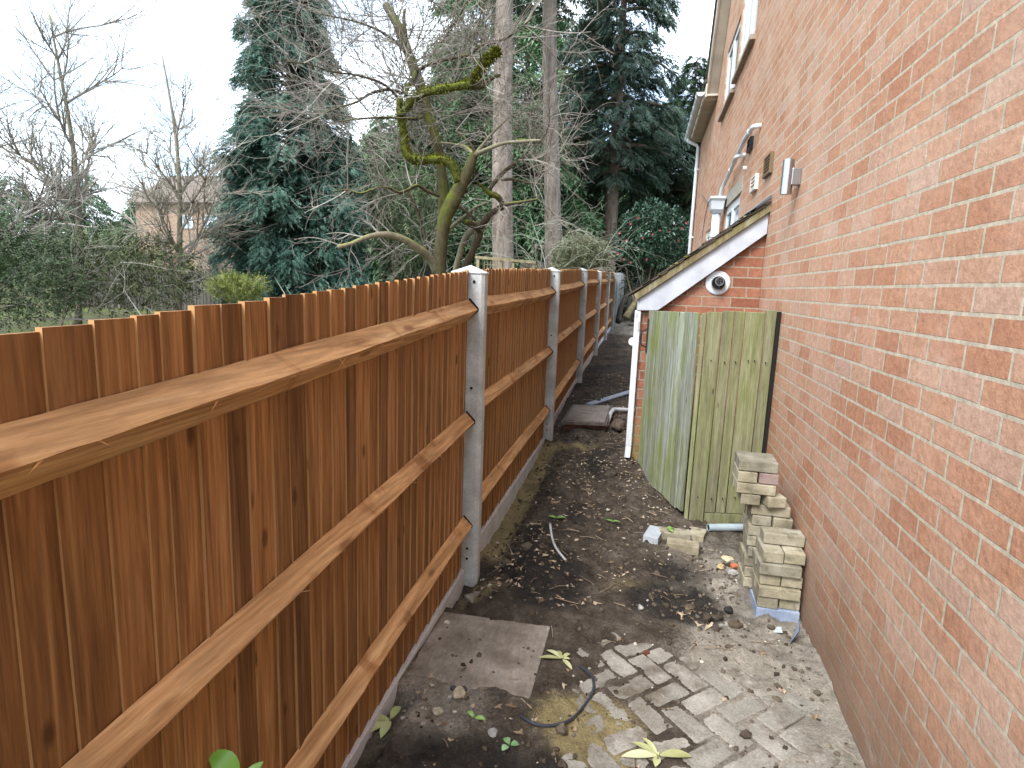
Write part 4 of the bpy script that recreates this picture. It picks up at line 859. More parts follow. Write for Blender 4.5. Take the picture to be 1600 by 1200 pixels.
# litter nobody could count: dead leaves, crumbs of soil, chips of stone
r = np.random.default_rng(77)
def scatter(n, fn):
    x_ = r.uniform(-.86, .86, n*4); y_ = r.uniform(1.3, 9.5, n*4); k = r.random(n*4) < fn(x_, y_); return x_[k][:n], y_[k][:n]
inslab = lambda x_, y_: (x_ > -.9) & (x_ < -.33) & (y_ > 2.1) & (y_ < 2.66)
surfz = lambda x_, y_: np.where((np.asarray(x_) > -.87) & inslab(x_, y_), zc_slab+.005, soilz(x_, y_))
blocked = lambda x_, y_: (inslab(x_, y_) & (np.sin(x_*917+y_*1331) > -.3)) | ((x_ > .0) & (y_ > 4.15+(.42-x_)*2.2)) | ((x_ > .62) & (y_ > 2.98) & (y_ < 3.6)) | ((x_ > -.78) & (x_ < -.28) & (y_ > 6.0) & (y_ < 7.2)) | (x_ < -.84)
g = G(); lx, ly = scatter(650, lambda a, b: np.where(blocked(a, b), 0, (.12+.9*np.exp(-((a+.45)/.35)**2)*sstep(2.7, 3.1, b)*sstep(7.5, 4.5, b)+.35*np.exp(-(((a-.1)/.3)**2+((b-4)/1.2)**2))+.12*(b < 2.2))*sstep(.42, .68, fbm(a*4.5, b*4.5, 3, 71))*1.6))
for cpx, cpy in ((855, 760), (907, 761), (895, 789), (865, 785), (845, 830), (825, 862), (782, 881), (917, 750), (845, 732), (930, 705), (955, 722), (975, 735), (1020, 806), (800, 905), (880, 740), (690, 1080), (930, 800), (1085, 960)):
    q_ = onground(cpx, cpy); k_ = r.integers(7, 15); lx = np.append(lx, q_[0]+r.normal(0, .06, k_)); ly = np.append(ly, q_[1]+r.normal(0, .07, k_))
lz = surfz(lx, ly)+.004
for a, b, c in zip(lx, ly, lz):
    n = 8; L = r.uniform(.007, .024)*(1.5 if r.random() < .3 else 1); th = np.linspace(0, 2*math.pi, n+1)[:-1]; rr = L*(1+.45*np.sin(th*r.integers(3, 6)+r.uniform(0, 6)))*np.where(np.arange(n) % 2, .65, 1)
    V = np.stack([rr*np.cos(th), rr*.6*np.sin(th), rr*r.uniform(-.5, .9)*np.cos(th*2+r.uniform(0, 6))*.7+abs(r.normal(0, .002))], 1)@rotz(r.uniform(0, 6.28))
    V = np.vstack([V, [0, 0, .002]]); g.add(V+(a, b, c), np.array([[k, (k+1) % n, n] for k in range(n)]), r.random())
kind(obj('leaf_litter', g, leaf_mat('dead_leaf', (.12, .075, .04), (.30, .22, .14), (.52, .43, .32), .8, .15, 60)), 'stuff')
g = G(); lx, ly = scatter(4600, lambda a, b: np.where(blocked(a, b), 0, (.35+.5*sstep(2.5, 3.0, b))*fbm(a*4, b*4, 3, 73)*1.3))
lz = surfz(lx, ly); blobs(g, np.stack([lx, ly, lz], 1), np.abs(r.normal(.002, .0055, len(lx)))*(1+1.1*(r.random(len(lx)) < .06))+.002, r, .8)
kind(obj('soil_crumbs', g, leaf_mat('soil_crumb', (.03, .024, .018), (.075, .058, .042), (.14, .115, .085), .95, .1, 30)), 'stuff')
g = G(); lx, ly = scatter(1300, lambda a, b: np.where(blocked(a, b), 0, np.clip(.9*np.exp(-(((a-.15)/.3)**2+((b-4.9)/.7)**2))+.9*np.exp(-(((a+.72)/.16)**2+((b-2.0)/.15)**2))+.5*np.exp(-(((a-.55)/.3)**2+((b-3.4)/.6)**2))+.5*np.exp(-(((a+.2)/.3)**2+((b-6.3)/.6)**2))+.09, 0, 1)))
lz = surfz(lx, ly); blobs(g, np.stack([lx, ly, lz+.001], 1), np.abs(r.normal(.0015, .004, len(lx)))+.0018, r, .7)
kind(obj('stone_chips', g, leaf_mat('stone_chip', (.20, .18, .15), (.38, .34, .28), (.58, .53, .45), .85, .2, 30)), 'stuff')
g = G(); lx, ly = scatter(240, lambda a, b: np.where(blocked(a, b), 0, .5))
for a, b in zip(lx, ly):
    an = r.uniform(0, 3.14); L = r.uniform(.02, .07); z0 = gz(a, b)+.005; d = np.array([math.cos(an), math.sin(an), r.normal(0, .06)])*L
    g.tube([np.array([a, b, z0])-d, np.array([a, b, z0+.004])+r.normal(0, .004, 3), np.array([a, b, z0])+d], r.uniform(.0011, .0028), 4, r.random())
kind(obj('twig_litter', g, leaf_mat('dry_twig', (.10, .065, .04), (.22, .16, .11), (.40, .32, .23), .85, .15, 30)), 'stuff')

# ================================================================== TREES AND GARDENS
def frond(n=6, w=.30, droop=.18):
    V, F = [], []
    def tri(a, b, c): k = len(V); V.extend([a, b, c]); F.append((k, k+1, k+2))
    z = lambda s: -droop*s*s
    tri((0, -.018, 0), (0, .018, 0), (1.0, 0, z(1)))
    for i, s in enumerate(np.linspace(.06, .86, n)):
        for sd in (-1, 1):
            l = w*(1-.75*s)*(1 if i % 2 else .8); tri((s-.06, sd*.005, z(s)), (s+.085, sd*.005, z(s)), (s+.30*l/w+.02, sd*l, z(s)-.05-.06*(i % 3)))
    return np.array(V), np.array(F)
def frames(D, r, roll=.5):
    N = len(D); D = D/np.linalg.norm(D, axis=1)[:, None]; up = np.tile([0, 0, 1.0], (N, 1))+r.normal(0, roll, (N, 3))
    S = np.cross(up, D); S /= np.linalg.norm(S, axis=1)[:, None]; U = np.cross(D, S); return np.stack([D, S, U], 1)
def conifer(t, H, R, nb, ns, L, fol, bark, seed, t0=.04, droop=.35, rise=.25, tr=.16, lean=(0, 0), dens_in=.15, tube_b=True, path=None, flat=1.0, gmerge=None, spread=.55, roll=.5, leafn=6, vj=.05):
    r = np.random.default_rng(seed); b = np.array(t.location) if hasattr(t, 'location') else np.array(t); gt, gf = (G(), G()) if gmerge is None else gmerge
    axis = (lambda u: b+np.array([lean[0]*u, lean[1]*u, H*u])) if path is None else path
    us = np.linspace(0, 1, 14); gt.tube([axis(u) for u in us], tr*(1-us*.93), 9)
    P_, D_, S_, C_ = [], [], [], []
    for k in range(nb):
        u = t0+(1-t0)*((k+r.random())/nb)**1.0; az = k*2.39996+r.normal(0, .35); l = R(u)*r.uniform(.68, 1.12)
        if l < .05: l = .05
        d = np.array([math.cos(az), math.sin(az), 0]); o = axis(u); m = max(3, int(ns*(l/max(R(.2), .3))))
        dz = lambda s: rise*l*s-droop*l*s*s
        if tube_b: ss = np.linspace(0, .92, 5); gt.tube([o+d*l*s+(0, 0, dz(s)) for s in ss], (.012+.018*l)*(1-ss*.85)*tr/.16, 4, cap=False)
        s = np.clip(dens_in+(1-dens_in)*r.random(m)**.75, 0, 1); side = np.array([-d[1], d[0], 0])
        lat = r.normal(0, 1, m)*spread*l*.30*(1-s*.55)*flat
        p = o+d*(l*s)[:, None]+side*lat[:, None]; p[:, 2] += dz(s)+r.normal(0, vj*l, m)-np.abs(lat)*.15
        dd = d*(.8)+side*(np.sign(lat)*r.uniform(.1, 1.1, m))[:, None]+np.stack([np.zeros(m), np.zeros(m), rise-2*droop*s+r.normal(0, .22, m)], 1)
        P_.append(p); D_.append(dd); S_.append(L*r.uniform(.6, 1.25, m)*(.65+.35*min(1, l/max(R(.2), .3)))); C_.append(np.clip(r.normal(.5, .13)+r.normal(0, .15, m), 0, 1))
    P_, D_, S_, C_ = map(np.concatenate, (P_, D_, S_, C_)); tv, tf = frond(leafn)
    gf.inst(tv, tf, P_, frames(D_, r, roll)*S_[:, None, None], C_)
    if gmerge is None:
        obj('trunk', gt, bark, t, smooth=True); obj('crown', gf, fol, t)
BARK_D = bark_mat('dark_bark', (.035, .028, .022), (.10, .085, .07))
BARK_P = bark_mat('pine_bark', (.10, .082, .070), (.32, .268, .23), (.22, .24, .12), .03, (5, 5, 1.3), .05)
BARK_A = bark_mat('apple_bark', (.042, .037, .02), (.115, .10, .052), (.10, .115, .02), .25, (10, 10, 5), .03)
BARK_DK = bark_mat('apple_dark_bark', (.035, .026, .018), (.11, .085, .06), (.19, .22, .04), .12, (12, 12, 4), .014)
BARK_PALE = bark_mat('pale_bark', (.13, .115, .075), (.28, .25, .185), (.24, .25, .07), .10, (10, 10, 4), .01)
MOSSY = bark_mat('moss_on_bark', (.040, .042, .014), (.095, .105, .018), (.15, .17, .022), .24, (22, 22, 22), .02)
TWIG = leaf_mat('bare_twig', (.07, .06, .05), (.19, .17, .145), (.40, .38, .34), .85, .15, 3)
TWIGP = leaf_mat('pale_twig', (.13, .11, .085), (.25, .22, .18), (.42, .39, .33), .85, .15, 3)
BLUEF = leaf_mat('blue_green_needles', (.026, .062, .048), (.078, .155, .118), (.19, .30, .235), .6, .2, 1.3)
GREENF = leaf_mat('green_needles', (.036, .075, .036), (.10, .18, .085), (.20, .30, .16), .65, .2, .5)  # greens lightened so the needle colour itself carries some distance haze
DARKF = leaf_mat('dark_needles', (.016, .036, .017), (.042, .080, .036), (.11, .165, .075), .65, .2, .7)
TALLF = leaf_mat('grey_green_needles', (.016, .034, .024), (.050, .083, .060), (.13, .175, .13), .65, .2, .9)

def base_at(px, Y, z=None, py=430):
    p = at(px, py, Y); p[2] = (float(gbase(Y))-.15) if z is None else z; return p
# blue green conifer on the left
b = base_at(460, 13)
t = thing('conifer_tree', 'tall blue green conifer with dense skirts, left of the bare mossy tree', 'tree', b)
conifer(t, 11.5, lambda u: 1.60*min(1, (1.06-u)*1.28)**.95*(1 if u > .06 else .8), 400, 270, .21, BLUEF, BARK_D, 5, t0=.03, droop=.42, rise=.32, tr=.15, dens_in=.30, roll=.7, vj=.085)
# the two tall bare pine trunks
def pine(px, Y, px_top, rad_, label, seed, H=17):
    b = base_at(px, Y); t = thing('pine_tree', label, 'tree', b); e = at(px_top, 0, Y); lx = (e[0]-b[0])/(e[2]-b[2])
    path = lambda u: b+np.array([lx*H*u+.05*math.sin(u*9+seed), 0, H*u])
    gt, gf = G(), G(); us = np.linspace(0, 1, 40); r = np.random.default_rng(seed)
    gt.tube([path(u) for u in us], rad_*(1.06-us*.72+.12*np.exp(-us*30)), 16)
    conifer(b, H, lambda u: 2.6*min(1, (1.05-u)*2.2), 70, 46, .55, None, None, seed, t0=.56, droop=.55, rise=.2, tr=.02, path=path, gmerge=(gt, gf), spread=.8)
    for k in range(9): u = r.uniform(.12, .55); az = r.uniform(0, 6.28); L = r.uniform(.1, .5); o = path(u); gt.tube([o, o+np.array([math.cos(az), math.sin(az), .1])*(rad_+L)], [.025, .01], 5)
    obj('trunk', gt, BARK_P, t, smooth=True); obj('crown', gf, TALLF, t)
pine(793, 14, 786, .265, 'tall bare pine trunk behind the mossy tree, left one of two', 3)
pine(866, 16, 862, .235, 'slimmer straight bare pine trunk above the second fence post, right one of two', 7)
# tall conifer with drooping branches at the end of the path
b = base_at(949, 22); t = thing('conifer_tree', 'tall open conifer with drooping boughs and brown trunk at the far end of the path', 'tree', b)
e = at(975, 0, 22); H = 15.5; lx = (e[0]-b[0])/(e[2]-b[2])
pth = lambda u: b+np.array([lx*H*u, 0, H*u])
conifer(t, H, lambda u: 3.1*min(1, (1.04-u)*1.45)*(1 if u > .38 else .55), 105, 95, .42, TALLF, bark_mat('brown_bark', (.09, .065, .05), (.24, .19, .15), None, 0, (5, 5, 1.5), .04), 15, t0=.30, droop=.50, rise=.22, tr=.30, path=pth, spread=.75)
# dark evergreens to its right and left
for px, Y, H, R_, sd, lab in ((1062, 26, 10.2, 3.0, 21, 'broad dark evergreen behind the camellia, touching the house gutter'), (990, 30, 9.6, 2.9, 22, 'dark evergreen filling the gap behind the tall open conifer'), (905, 31, 9.4, 2.8, 23, 'dark evergreen behind the slimmer pine trunk')):
    b = base_at(px, Y); t = thing('evergreen_tree', lab, 'tree', b)
    conifer(t, H, lambda u: R_*min(1, (1.03-u)*1.7)**.8, 170, 150, .50, DARKF, BARK_D, sd, t0=.05, droop=.30, rise=.12, tr=.2, dens_in=.3)
# the wood behind, one mass
gt, gf = G(), G()
for px, Y, H, R_, sd in ((545, 31, 8.2, 2.7, 31), (600, 27, 8.6, 2.4, 32), (650, 32, 10.5, 2.9, 33), (700, 27, 11.5, 2.6, 34), (745, 32, 25, 3.9, 35), (812, 30, 26, 4.0, 36), (770, 24, 9, 2.3, 37), (840, 25, 8.5, 2.3, 38), (470, 33, 8, 2.8, 39), (870, 36, 9.5, 3.2, 40), (630, 38, 9.5, 3.2, 41), (1130, 33, 9, 3.2, 42), (590, 20.5, 6.3, 2.2, 45), (662, 19.5, 7.4, 2.2, 46), (738, 21, 8.2, 2.3, 47), (828, 20.5, 7.2, 2.0, 48), (540, 22, 5.5, 2.2, 49), (960, 38, 10, 3.5, 43), (720, 40, 13, 3.5, 44)):
    conifer(base_at(px, Y), H, lambda u: R_*min(1, (1.03-u)*1.7)**.9, 135, 110, .90, None, None, sd, t0=.03, droop=.35, rise=.15, tr=.2, dens_in=.2, gmerge=(gt, gf), tube_b=False, leafn=4)
kind(obj('woodland', gf, GREENF), 'stuff'); kind(obj('woodland_trunks', gt, BARK_D, smooth=True), 'stuff')
for px, Y, H, R_, sd, lab in ((330, 34, 6.8, 2.6, 51, 'distant conifer beside the neighbouring house, nearest the blue green one'), (140, 36, 8.0, 3.0, 52, 'distant conifer just left of the neighbouring house'), (30, 33, 7.0, 2.6, 53, 'distant small conifer at the left edge of the view'), (-90, 34, 8, 3, 54, 'distant conifer outside the left edge, farthest left'), (230, 40, 7.5, 2.8, 55, 'distant conifer rising behind the neighbouring house')):
    b = base_at(px, Y); t = thing('conifer_tree', lab, 'tree', b)
    conifer(t, H, lambda u: R_*min(1, (1.03-u)*1.7)**.9, 110, 60, .95, GREENF, BARK_D, sd, t0=.03, droop=.35, rise=.15, tr=.2, tube_b=False, leafn=4)
# low scrub along the foot of the wood
r = np.random.default_rng(61); tv, tf = frond(5)
g = G(); N = 5200; sx = r.uniform(-26, 3.5, N); sy = r.uniform(19.5, 26, N); hh = .35+1.9*fbm(sx*.5, sy*.5, 3, 62)
p = np.stack([sx, sy, gbase(sy)-.2+r.random(N)**.7*hh], 1); k = ~((sx > -.95) & (sy < 23)); p = p[k]; D_ = r.normal(0, .7, (len(p), 3))+[0, -.2, .6]
g.inst(tv, tf, p, frames(D_, r, .8)*r.uniform(.25, .55, len(p))[:, None, None], r.random(len(p)))
kind(obj('undergrowth', g, leaf_mat('scrub_leaf', (.02, .035, .012), (.06, .08, .03), (.16, .16, .08), .7, .2, .6)), 'stuff')

# ---- bare mossy fruit tree
def grow(g, o, d, L, rad_, lvl, r, bend=.35, up=.05, kids=(5, 4, 3), tone=.5, nseg=7):
    d = np.asarray(d, float); d /= np.linalg.norm(d); P_ = [np.asarray(o, float)]; c = r.normal(0, bend, 3)
    for i in range(nseg):
        c = c*.7+r.normal(0, bend*.55, 3); d = d+c/nseg*2.0+np.array([0, 0, up]); d /= np.linalg.norm(d); P_.append(P_[-1]+d*L/nseg)
    s = np.linspace(0, 1, nseg+1); g.tube(P_, np.maximum(rad_*(1-.72*s), .0016), 5 if rad_ > .012 else 3, np.clip(tone+r.normal(0, .22), 0, 1), cap=False)
    if lvl < len(kids):
        for k in range(kids[lvl]):
            i = int(r.integers(1, nseg)); q = P_[i]; t_ = P_[min(i+1, nseg)]-P_[i-1]; t_ /= np.linalg.norm(t_); a = r.normal(0, 1, 3); a -= t_*(a@t_); a /= np.linalg.norm(a)
            w_ = r.uniform(.45, 1.1); grow(g, q, t_+a*w_, L*r.uniform(.38, .7), rad_*r.uniform(.42, .62), lvl+1, r, bend, up, kids, tone, max(4, nseg-1))
AY = 6.5
def limb(pts, Y0, Y1, wob=0):
    n = len(pts); return [at(x_, y_, Y0+(Y1-Y0)*i/max(1, n-1)) for i, (x_, y_) in enumerate(pts)]
MP = .0072
b = base_at(686, AY, py=415); t = thing('bare_tree', 'leafless gnarled tree with bright moss on its crooked limb, behind the fence', 'tree', b)
r = np.random.default_rng(91)
gA, gM, gD, gP, gT = G(), G(), G(), G(), G()
LIMB = {gM: ('mossy_limb', MOSSY), gD: ('dark_limb', BARK_DK), gP: ('pale_limb', BARK_PALE)}
def lb(g, pts, rr, Y0=AY, Y1=AY, n=12, lump=.11):
    own = g in LIMB; gg = G() if own else g; P_ = smooth_path(limb(pts, Y0, Y1), 5); R_ = np.interp(np.linspace(0, 1, len(P_)), np.linspace(0, 1, len(rr)), rr)*MP*(1+np.convolve(r.normal(0, lump*1.6, len(P_)+6), np.ones(7)/7, 'valid'))*(.86 if g is gM else 1); gg.tube(P_, R_, n)
    if own: obj(LIMB[g][0], gg, LIMB[g][1], t, smooth=True)
    return P_
TA = [(684, 600), (685, 500), (686, 440), (687, 412), (690, 375), (696, 340), (706, 318), (719, 292), (731, 268), (741, 240)]
pA = lb(gA, TA, [13, 11.5, 10.5, 9.2, 9.6, 10, 10.5, 10, 8.5, 6], AY, AY-.1)
TB = [(688, 372), (693, 340), (693, 305), (690, 270), (684, 232), (676, 202), (667, 172), (658, 138), (648, 110), (637, 80), (626, 50), (614, 26), (602, 8)]
pB = lb(gA, TB, [6.5, 8.5, 8.5, 8, 8, 8.5, 8.5, 8, 8, 7.5, 8.5, 7, 5], AY+.06, AY+.5)
pB2 = lb(gA, [(637, 85), (634, 60), (631, 30), (633, 14)], [5, 3.5, 2.6, 1.8], AY+.4, AY+.4)
ML = [(716, 284), (711, 268), (703, 256), (690, 250), (676, 249), (662, 251), (650, 250), (639, 245), (633, 232), (631, 215), (629, 197), (626, 182), (629, 176), (637, 168), (647, 155), (662, 146), (680, 142), (698, 138), (716, 135), (738, 132)]
pM = lb(gM, ML, [7, 7.5, 7.8, 7.2, 7, 6.8, 7, 7.3, 7, 6.3, 6.2, 7.5, 6.5, 6.3, 6.2, 6, 6, 5.8, 5.6, 6], AY-.12, AY-.35, 10, .12)
pM2 = lb(gM, [(734, 133), (742, 124), (750, 112), (757, 99), (766, 89), (776, 82)], [5.5, 5.5, 6, 6.5, 5, 2.5], AY-.3, AY-.45, 9, .14)
lb(gA, [(736, 133), (748, 134), (758, 130), (768, 122), (782, 117)], [6.5, 6, 4.5, 3, 1.5], AY-.3, AY-.3)
lb(gM, [(627, 180), (623, 172), (625, 160), (626, 151)], [6, 5, 5.5, 3], AY-.28, AY-.28, 9, .14)
lb(gA, [(634, 150), (637, 136), (645, 125), (650, 112)], [3, 4, 3.5, 3], AY-.1, AY+.3)
for pts, rr, y0, y1 in (([(742, 242), (752, 237), (766, 231), (790, 223), (815, 221), (845, 219)], [4, 3.2, 2.6, 2.4, 2.6, 1.2], AY-.1, AY-.5), ([(742, 242), (755, 225), (770, 207), (786, 192), (800, 180)], [3.6, 2.4, 2, 1.6, .8], AY-.1, AY+.3), ([(739, 240), (727, 230), (712, 226), (690, 223), (668, 226)], [3.4, 2.4, 2, 1.6, 1], AY-.1, AY+.3), ([(742, 240), (735, 225), (722, 212), (712, 205)], [2.5, 1.8, 1.4, .8], AY-.1, AY-.4)): lb(gP, pts, rr, y0, y1, 7)
lb(gM, [(800, 222), (812, 220), (824, 220)], [1.8, 3.2, 1.8], AY-.36, AY-.44, 7, .2)
G_ = [(684, 432), (676, 410), (664, 396), (652, 388), (640, 379), (624, 371), (606, 367), (590, 367), (572, 371), (548, 381), (528, 386)]
pG = lb(gP, G_, [7, 7, 6.5, 6.2, 5.6, 5, 4.6, 4.2, 3.5, 3.0, 2.4], AY, AY-1.0)
lb(gM, [(664, 397), (652, 388), (640, 381)], [6.2, 6.8, 5.4], AY-.1, AY-.3, 9, .12); lb(gM, [(618, 370), (606, 366), (597, 366)], [4.6, 5.4, 4], AY-.5, AY-.62, 9, .15)
D_l = [(722, 470), (725, 430), (729, 413), (737, 396), (747, 372), (752, 352), (759, 343), (770, 332), (785, 323)]
pD = lb(gD, D_l, [7.5, 6.8, 6.2, 6, 6.4, 6.6, 5.4, 5, 4.6], AY+.5, AY+.3)
lb(gD, [(784, 324), (783, 315), (777, 307), (769, 303)], [4.3, 4.2, 4.2, 4], AY+.3, AY+.15); lb(gM, [(778, 308), (768, 304), (758, 297), (752, 290), (745, 284)], [4, 4.4, 3.8, 2.5, 1.6], AY+.18, AY, 8, .14)
lb(gD, [(750, 360), (742, 354), (730, 347)], [5, 4.6, 4.4], AY+.35, AY+.1); lb(gM, [(733, 349), (728, 346)], [4.8, 4.5], AY+.12, AY+.06, 9, .1)
lb(gD, [(783, 322), (798, 318), (820, 315), (840, 311)], [3.4, 2.6, 2.2, 1.2], AY+.3, AY-.1, 7)
lb(gD, [(764, 298), (772, 286), (784, 272), (798, 260), (812, 250), (826, 236)], [2.6, 3.4, 3.4, 3, 2.4, 1.4], AY+.5, AY+.6, 7); lb(gD, [(784, 281), (800, 280), (815, 283), (836, 288)], [2.2, 2.4, 2, 1], AY+.5, AY+.4, 7)
lb(gP, [(708, 470), (712, 425), (719, 396), (725, 376), (737, 358), (744, 346)], [6.5, 6.2, 5.6, 5.4, 5, 3.6], AY+.75, AY+.55)
lb(gP, [(700, 360), (712, 349), (726, 338), (738, 328), (750, 320), (760, 316)], [3.6, 3.4, 3, 2.6, 2.2, 1.4], AY+.7, AY+.3, 7)
lb(gD, [(744, 345), (730, 332), (718, 324), (706, 317)], [2.6, 2.4, 2, 1.4], AY+.3, AY+.2, 7)
pH = lb(gD, [(686, 306), (668, 299), (652, 290), (638, 296), (624, 301), (606, 293), (586, 295), (564, 302), (540, 297), (520, 300)], [2.6, 2.6, 2.8, 2.6, 2.3, 2, 1.8, 1.6, 1.3, .9], AY, AY-.9, 7)
lb(gD, [(634, 298), (646, 315), (654, 338), (662, 362), (668, 392)], [1.8, 2, 2, 2.2, 2], AY+.2, AY+.3, 7)
pI = lb(gD, [(668, 180), (648, 186), (620, 184), (590, 184), (560, 186), (530, 190)], [2.4, 2.2, 2, 1.8, 1.5, 1], AY+.3, AY-.4, 7)
pJ = lb(gD, [(628, 146), (606, 140), (580, 146), (556, 160), (530, 168), (505, 178)], [2.2, 2, 1.8, 1.5, 1.2, .8], AY-.2, AY-.8, 7)
pK = lb(gD, [(650, 112), (672, 100), (700, 92), (730, 86), (752, 72), (790, 60), (830, 30)], [3, 2.8, 2.4, 2.2, 2, 1.6, 1], AY+.3, AY-.2, 7)
pL = lb(gD, [(690, 68), (706, 42), (722, 16), (735, -8)], [2.2, 2.2, 1.8, 1.3], AY+.2, AY+.3, 7); lb(gD, [(742, 60), (750, 30), (755, 0), (762, -30)], [2, 1.6, 1.3, 1], AY, AY, 7)
pN = lb(gD, [(640, 90), (612, 60), (575, 40), (540, 30), (500, 22)], [2.4, 2, 1.7, 1.3, .8], AY+.4, AY-.2, 7)
pO = lb(gD, [(626, 158), (600, 132), (560, 118), (520, 112), (480, 100), (440, 96)], [2.0, 1.8, 1.5, 1.2, 1, .7], AY-.2, AY-1.1, 7)
roots = []
def sp(P_, n, dirx, L, rr, kids, s0=.15, ups=.12):
    for k in range(n):
        i = int(len(P_)*r.uniform(s0, .98)); o = P_[min(i, len(P_)-1)]; d = np.array([dirx+r.normal(0, .7), r.normal(0, .55), r.normal(.25, .6)])
        grow(gT, o, d, L*r.uniform(.6, 1.25), rr*r.uniform(.7, 1.2), 0, r, .42, ups*r.uniform(-.4, 1), kids)
sp(pB, 26, -.5, 1.3, .009, (7, 5), .25); sp(pB, 10, .7, 1.1, .008, (6, 4), .3); sp(pB, 16, .05, .95, .0072, (7, 5), .5)
for q in (pI, pJ, pN, pO): sp(q, 9, -.6, 1.0, .0068, (7, 5), .1)
sp(pH, 9, -.5, .8, .008, (5, 3), .2); sp(pG, 8, -.4, .6, .008, (4, 3), .4)
sp(pK, 14, .5, 1.0, .009, (5, 4), .1); sp(pL, 7, .1, .9, .008, (5, 3), .1); sp(pM, 16, .05, .75, .007, (5, 3), .55); sp(pM2, 8, .3, .7, .007, (5, 3), .3)
for o in ((845, 219), (800, 180), (826, 236), (840, 311), (836, 288), (812, 250), (785, 323), (790, 223)):
    for k in range(4): grow(gT, at(*o, AY+.1), (r.normal(.5, .5), r.normal(0, .5), r.normal(.1, .5)), r.uniform(.45, 1.0), .007, 0, r, .55, .02, (5, 3), .62)
for o in ((690, 223), (668, 226), (712, 205), (706, 317), (668, 392), (657, 391)):
    for k in range(3): grow(gT, at(*o, AY+.3), (r.normal(-.1, .7), r.normal(0, .5), r.normal(.2, .5)), r.uniform(.4, .9), .007, 0, r, .5, .02, (5, 3), .62)
obj('trunk', gA, BARK_A, t, smooth=True)
obj('twigs', gT, TWIG, t)
# shaggy moss tufts standing off the crooked limb
g = G()
for P_ in (pM, pM2):
    n = 1700; i = r.integers(0, len(P_), n); d = r.normal(0, 1, (n, 3))*.7+[0, 0, .35]; d /= np.linalg.norm(d, axis=1)[:, None]; rr = .044*(1 if P_ is pM else .85)
    p = P_[i]+r.normal(0, .008, (n, 3))+d*rr*.86
    tv_ = np.array([(-.006, 0, 0), (.006, 0, 0), (0, 0, .030), (0, -.007, 0), (0, .007, 0), (.004, 0, .032)]); tf_ = np.array([(0, 1, 2), (3, 4, 5)])
    sx = np.cross(d, [0, 1.0, .01]); sx /= np.linalg.norm(sx, axis=1)[:, None]; Mx = np.stack([sx, np.cross(d, sx), d], 1)*r.uniform(.5, 1.4, n)[:, None, None]
    g.inst(tv_, tf_, p, Mx, r.random(n))
obj('moss', g, leaf_mat('bright_moss', (.055, .068, .008), (.125, .145, .016), (.24, .26, .04), .9, .1, 8), t)

# lichened bush with pale curling shoots right of the slim pine
b = base_at(858, 12.5, py=430); t = thing('lichen_bush', 'bare bush with pale lichen coloured arching shoots right of the slim pine', 'bush', b); g = G(); r = np.random.default_rng(101)
for k in range(7):
    grow(g, b+np.array([r.normal(0, .18), r.normal(0, .25), .7]), (r.normal(.10, .13), r.normal(0, .2), 1.5), r.uniform(2.4, 3.9), .010, 0, r, .5, -.085, (6, 3), .55, 12)
obj('shoots', g, leaf_mat('lichen_twig', (.11, .115, .08), (.21, .23, .175), (.38, .42, .35), .85, .1, 3), t)

# leafless trees at the far left
def bare(px, Y, H, label, seed, tr=.09, kids=(9, 6, 4), n=11, mat=TWIGP, L=2.4, lean=0):
    b = base_at(px, Y); t = thing('bare_tree', label, 'tree', b); r = np.random.default_rng(seed); gt, g = G(), G()
    us = np.linspace(0, 1, 16); P_ = [b+np.array([lean*u*H+.12*math.sin(u*5+seed), .1*math.sin(u*4), H*u]) for u in us]; gt.tube(P_, tr*(1.05-us*.9), 9)
    for k in range(n):
        u = r.uniform(.25, 1.0); o = P_[int(u*15)]; az = r.uniform(0, 6.28)
        grow(g, o, (math.cos(az), math.sin(az)*.7, r.uniform(.3, 1.3)), L*r.uniform(.7, 1.2)*(1.2-.5*u), tr*.42*(1.2-.7*u), 0, r, .32, .04, kids)
    obj('trunk', gt, BARK_PALE, t, smooth=True); obj('twigs', g, mat, t)
bare(282, 10.5, 5.5, 'pale leafless tree at the far left, next to the blue green conifer', 111, .075, (8, 6, 3), 15, TWIGP, 1.55, -.02)
bare(120, 12, 7.0, 'tall leafless tree standing left in the garden beyond the fence', 112, .10, (8, 6, 3), 16, TWIGP, 2.2)
bare(-60, 10, 6.0, 'leafless tree at the very left edge of the garden', 113, .10, (8, 5, 3), 13, TWIG, 2.3)

# shrubs
def shrub(name, label, px, py, Y, rx, rz, n, L, mat, seed, up=.4, twigs=0, tw=TWIG, zb=None, cat='shrub', leafn=4, shape=.5):
    c = at(px, py, Y); b = np.array([c[0], Y, float(gbase(Y))-.15]); t = thing(name, label, cat, b); r = np.random.default_rng(seed)
    d = r.normal(0, 1, (n, 3)); d /= np.linalg.norm(d, axis=1)[:, None]; q = r.random(n)**.38; lump = .72+.56*fbm(d[:, 0]*1.7+seed, d[:, 1]*1.7, 3, seed, d[:, 2]*1.7)
    p = c+d*(q*lump)[:, None]*np.array([rx, rx, rz]); g = G(); tv, tf = frond(leafn)
    if n: g.inst(tv, tf, p, frames(d*shape+r.normal(0, .5, (n, 3))+[0, 0, up], r, .8)*(L*r.uniform(.6, 1.3, n))[:, None, None], np.clip(r.normal(.5, .25, n), 0, 1)); obj('foliage', g, mat, t)
    if twigs:
        g = G()
        for k in range(twigs): grow(g, b+np.array([r.normal(0, rx*.4), r.normal(0, rx*.4), max(.05, c[2]-b[2]-rz*1.1)]), (r.normal(0, .6), r.normal(0, .5), 1), rz*2*r.uniform(.7, 1.1), .012, 0, r, .35, .0, (6, 4), .55)
        obj('stems', g, tw, t)
    return t
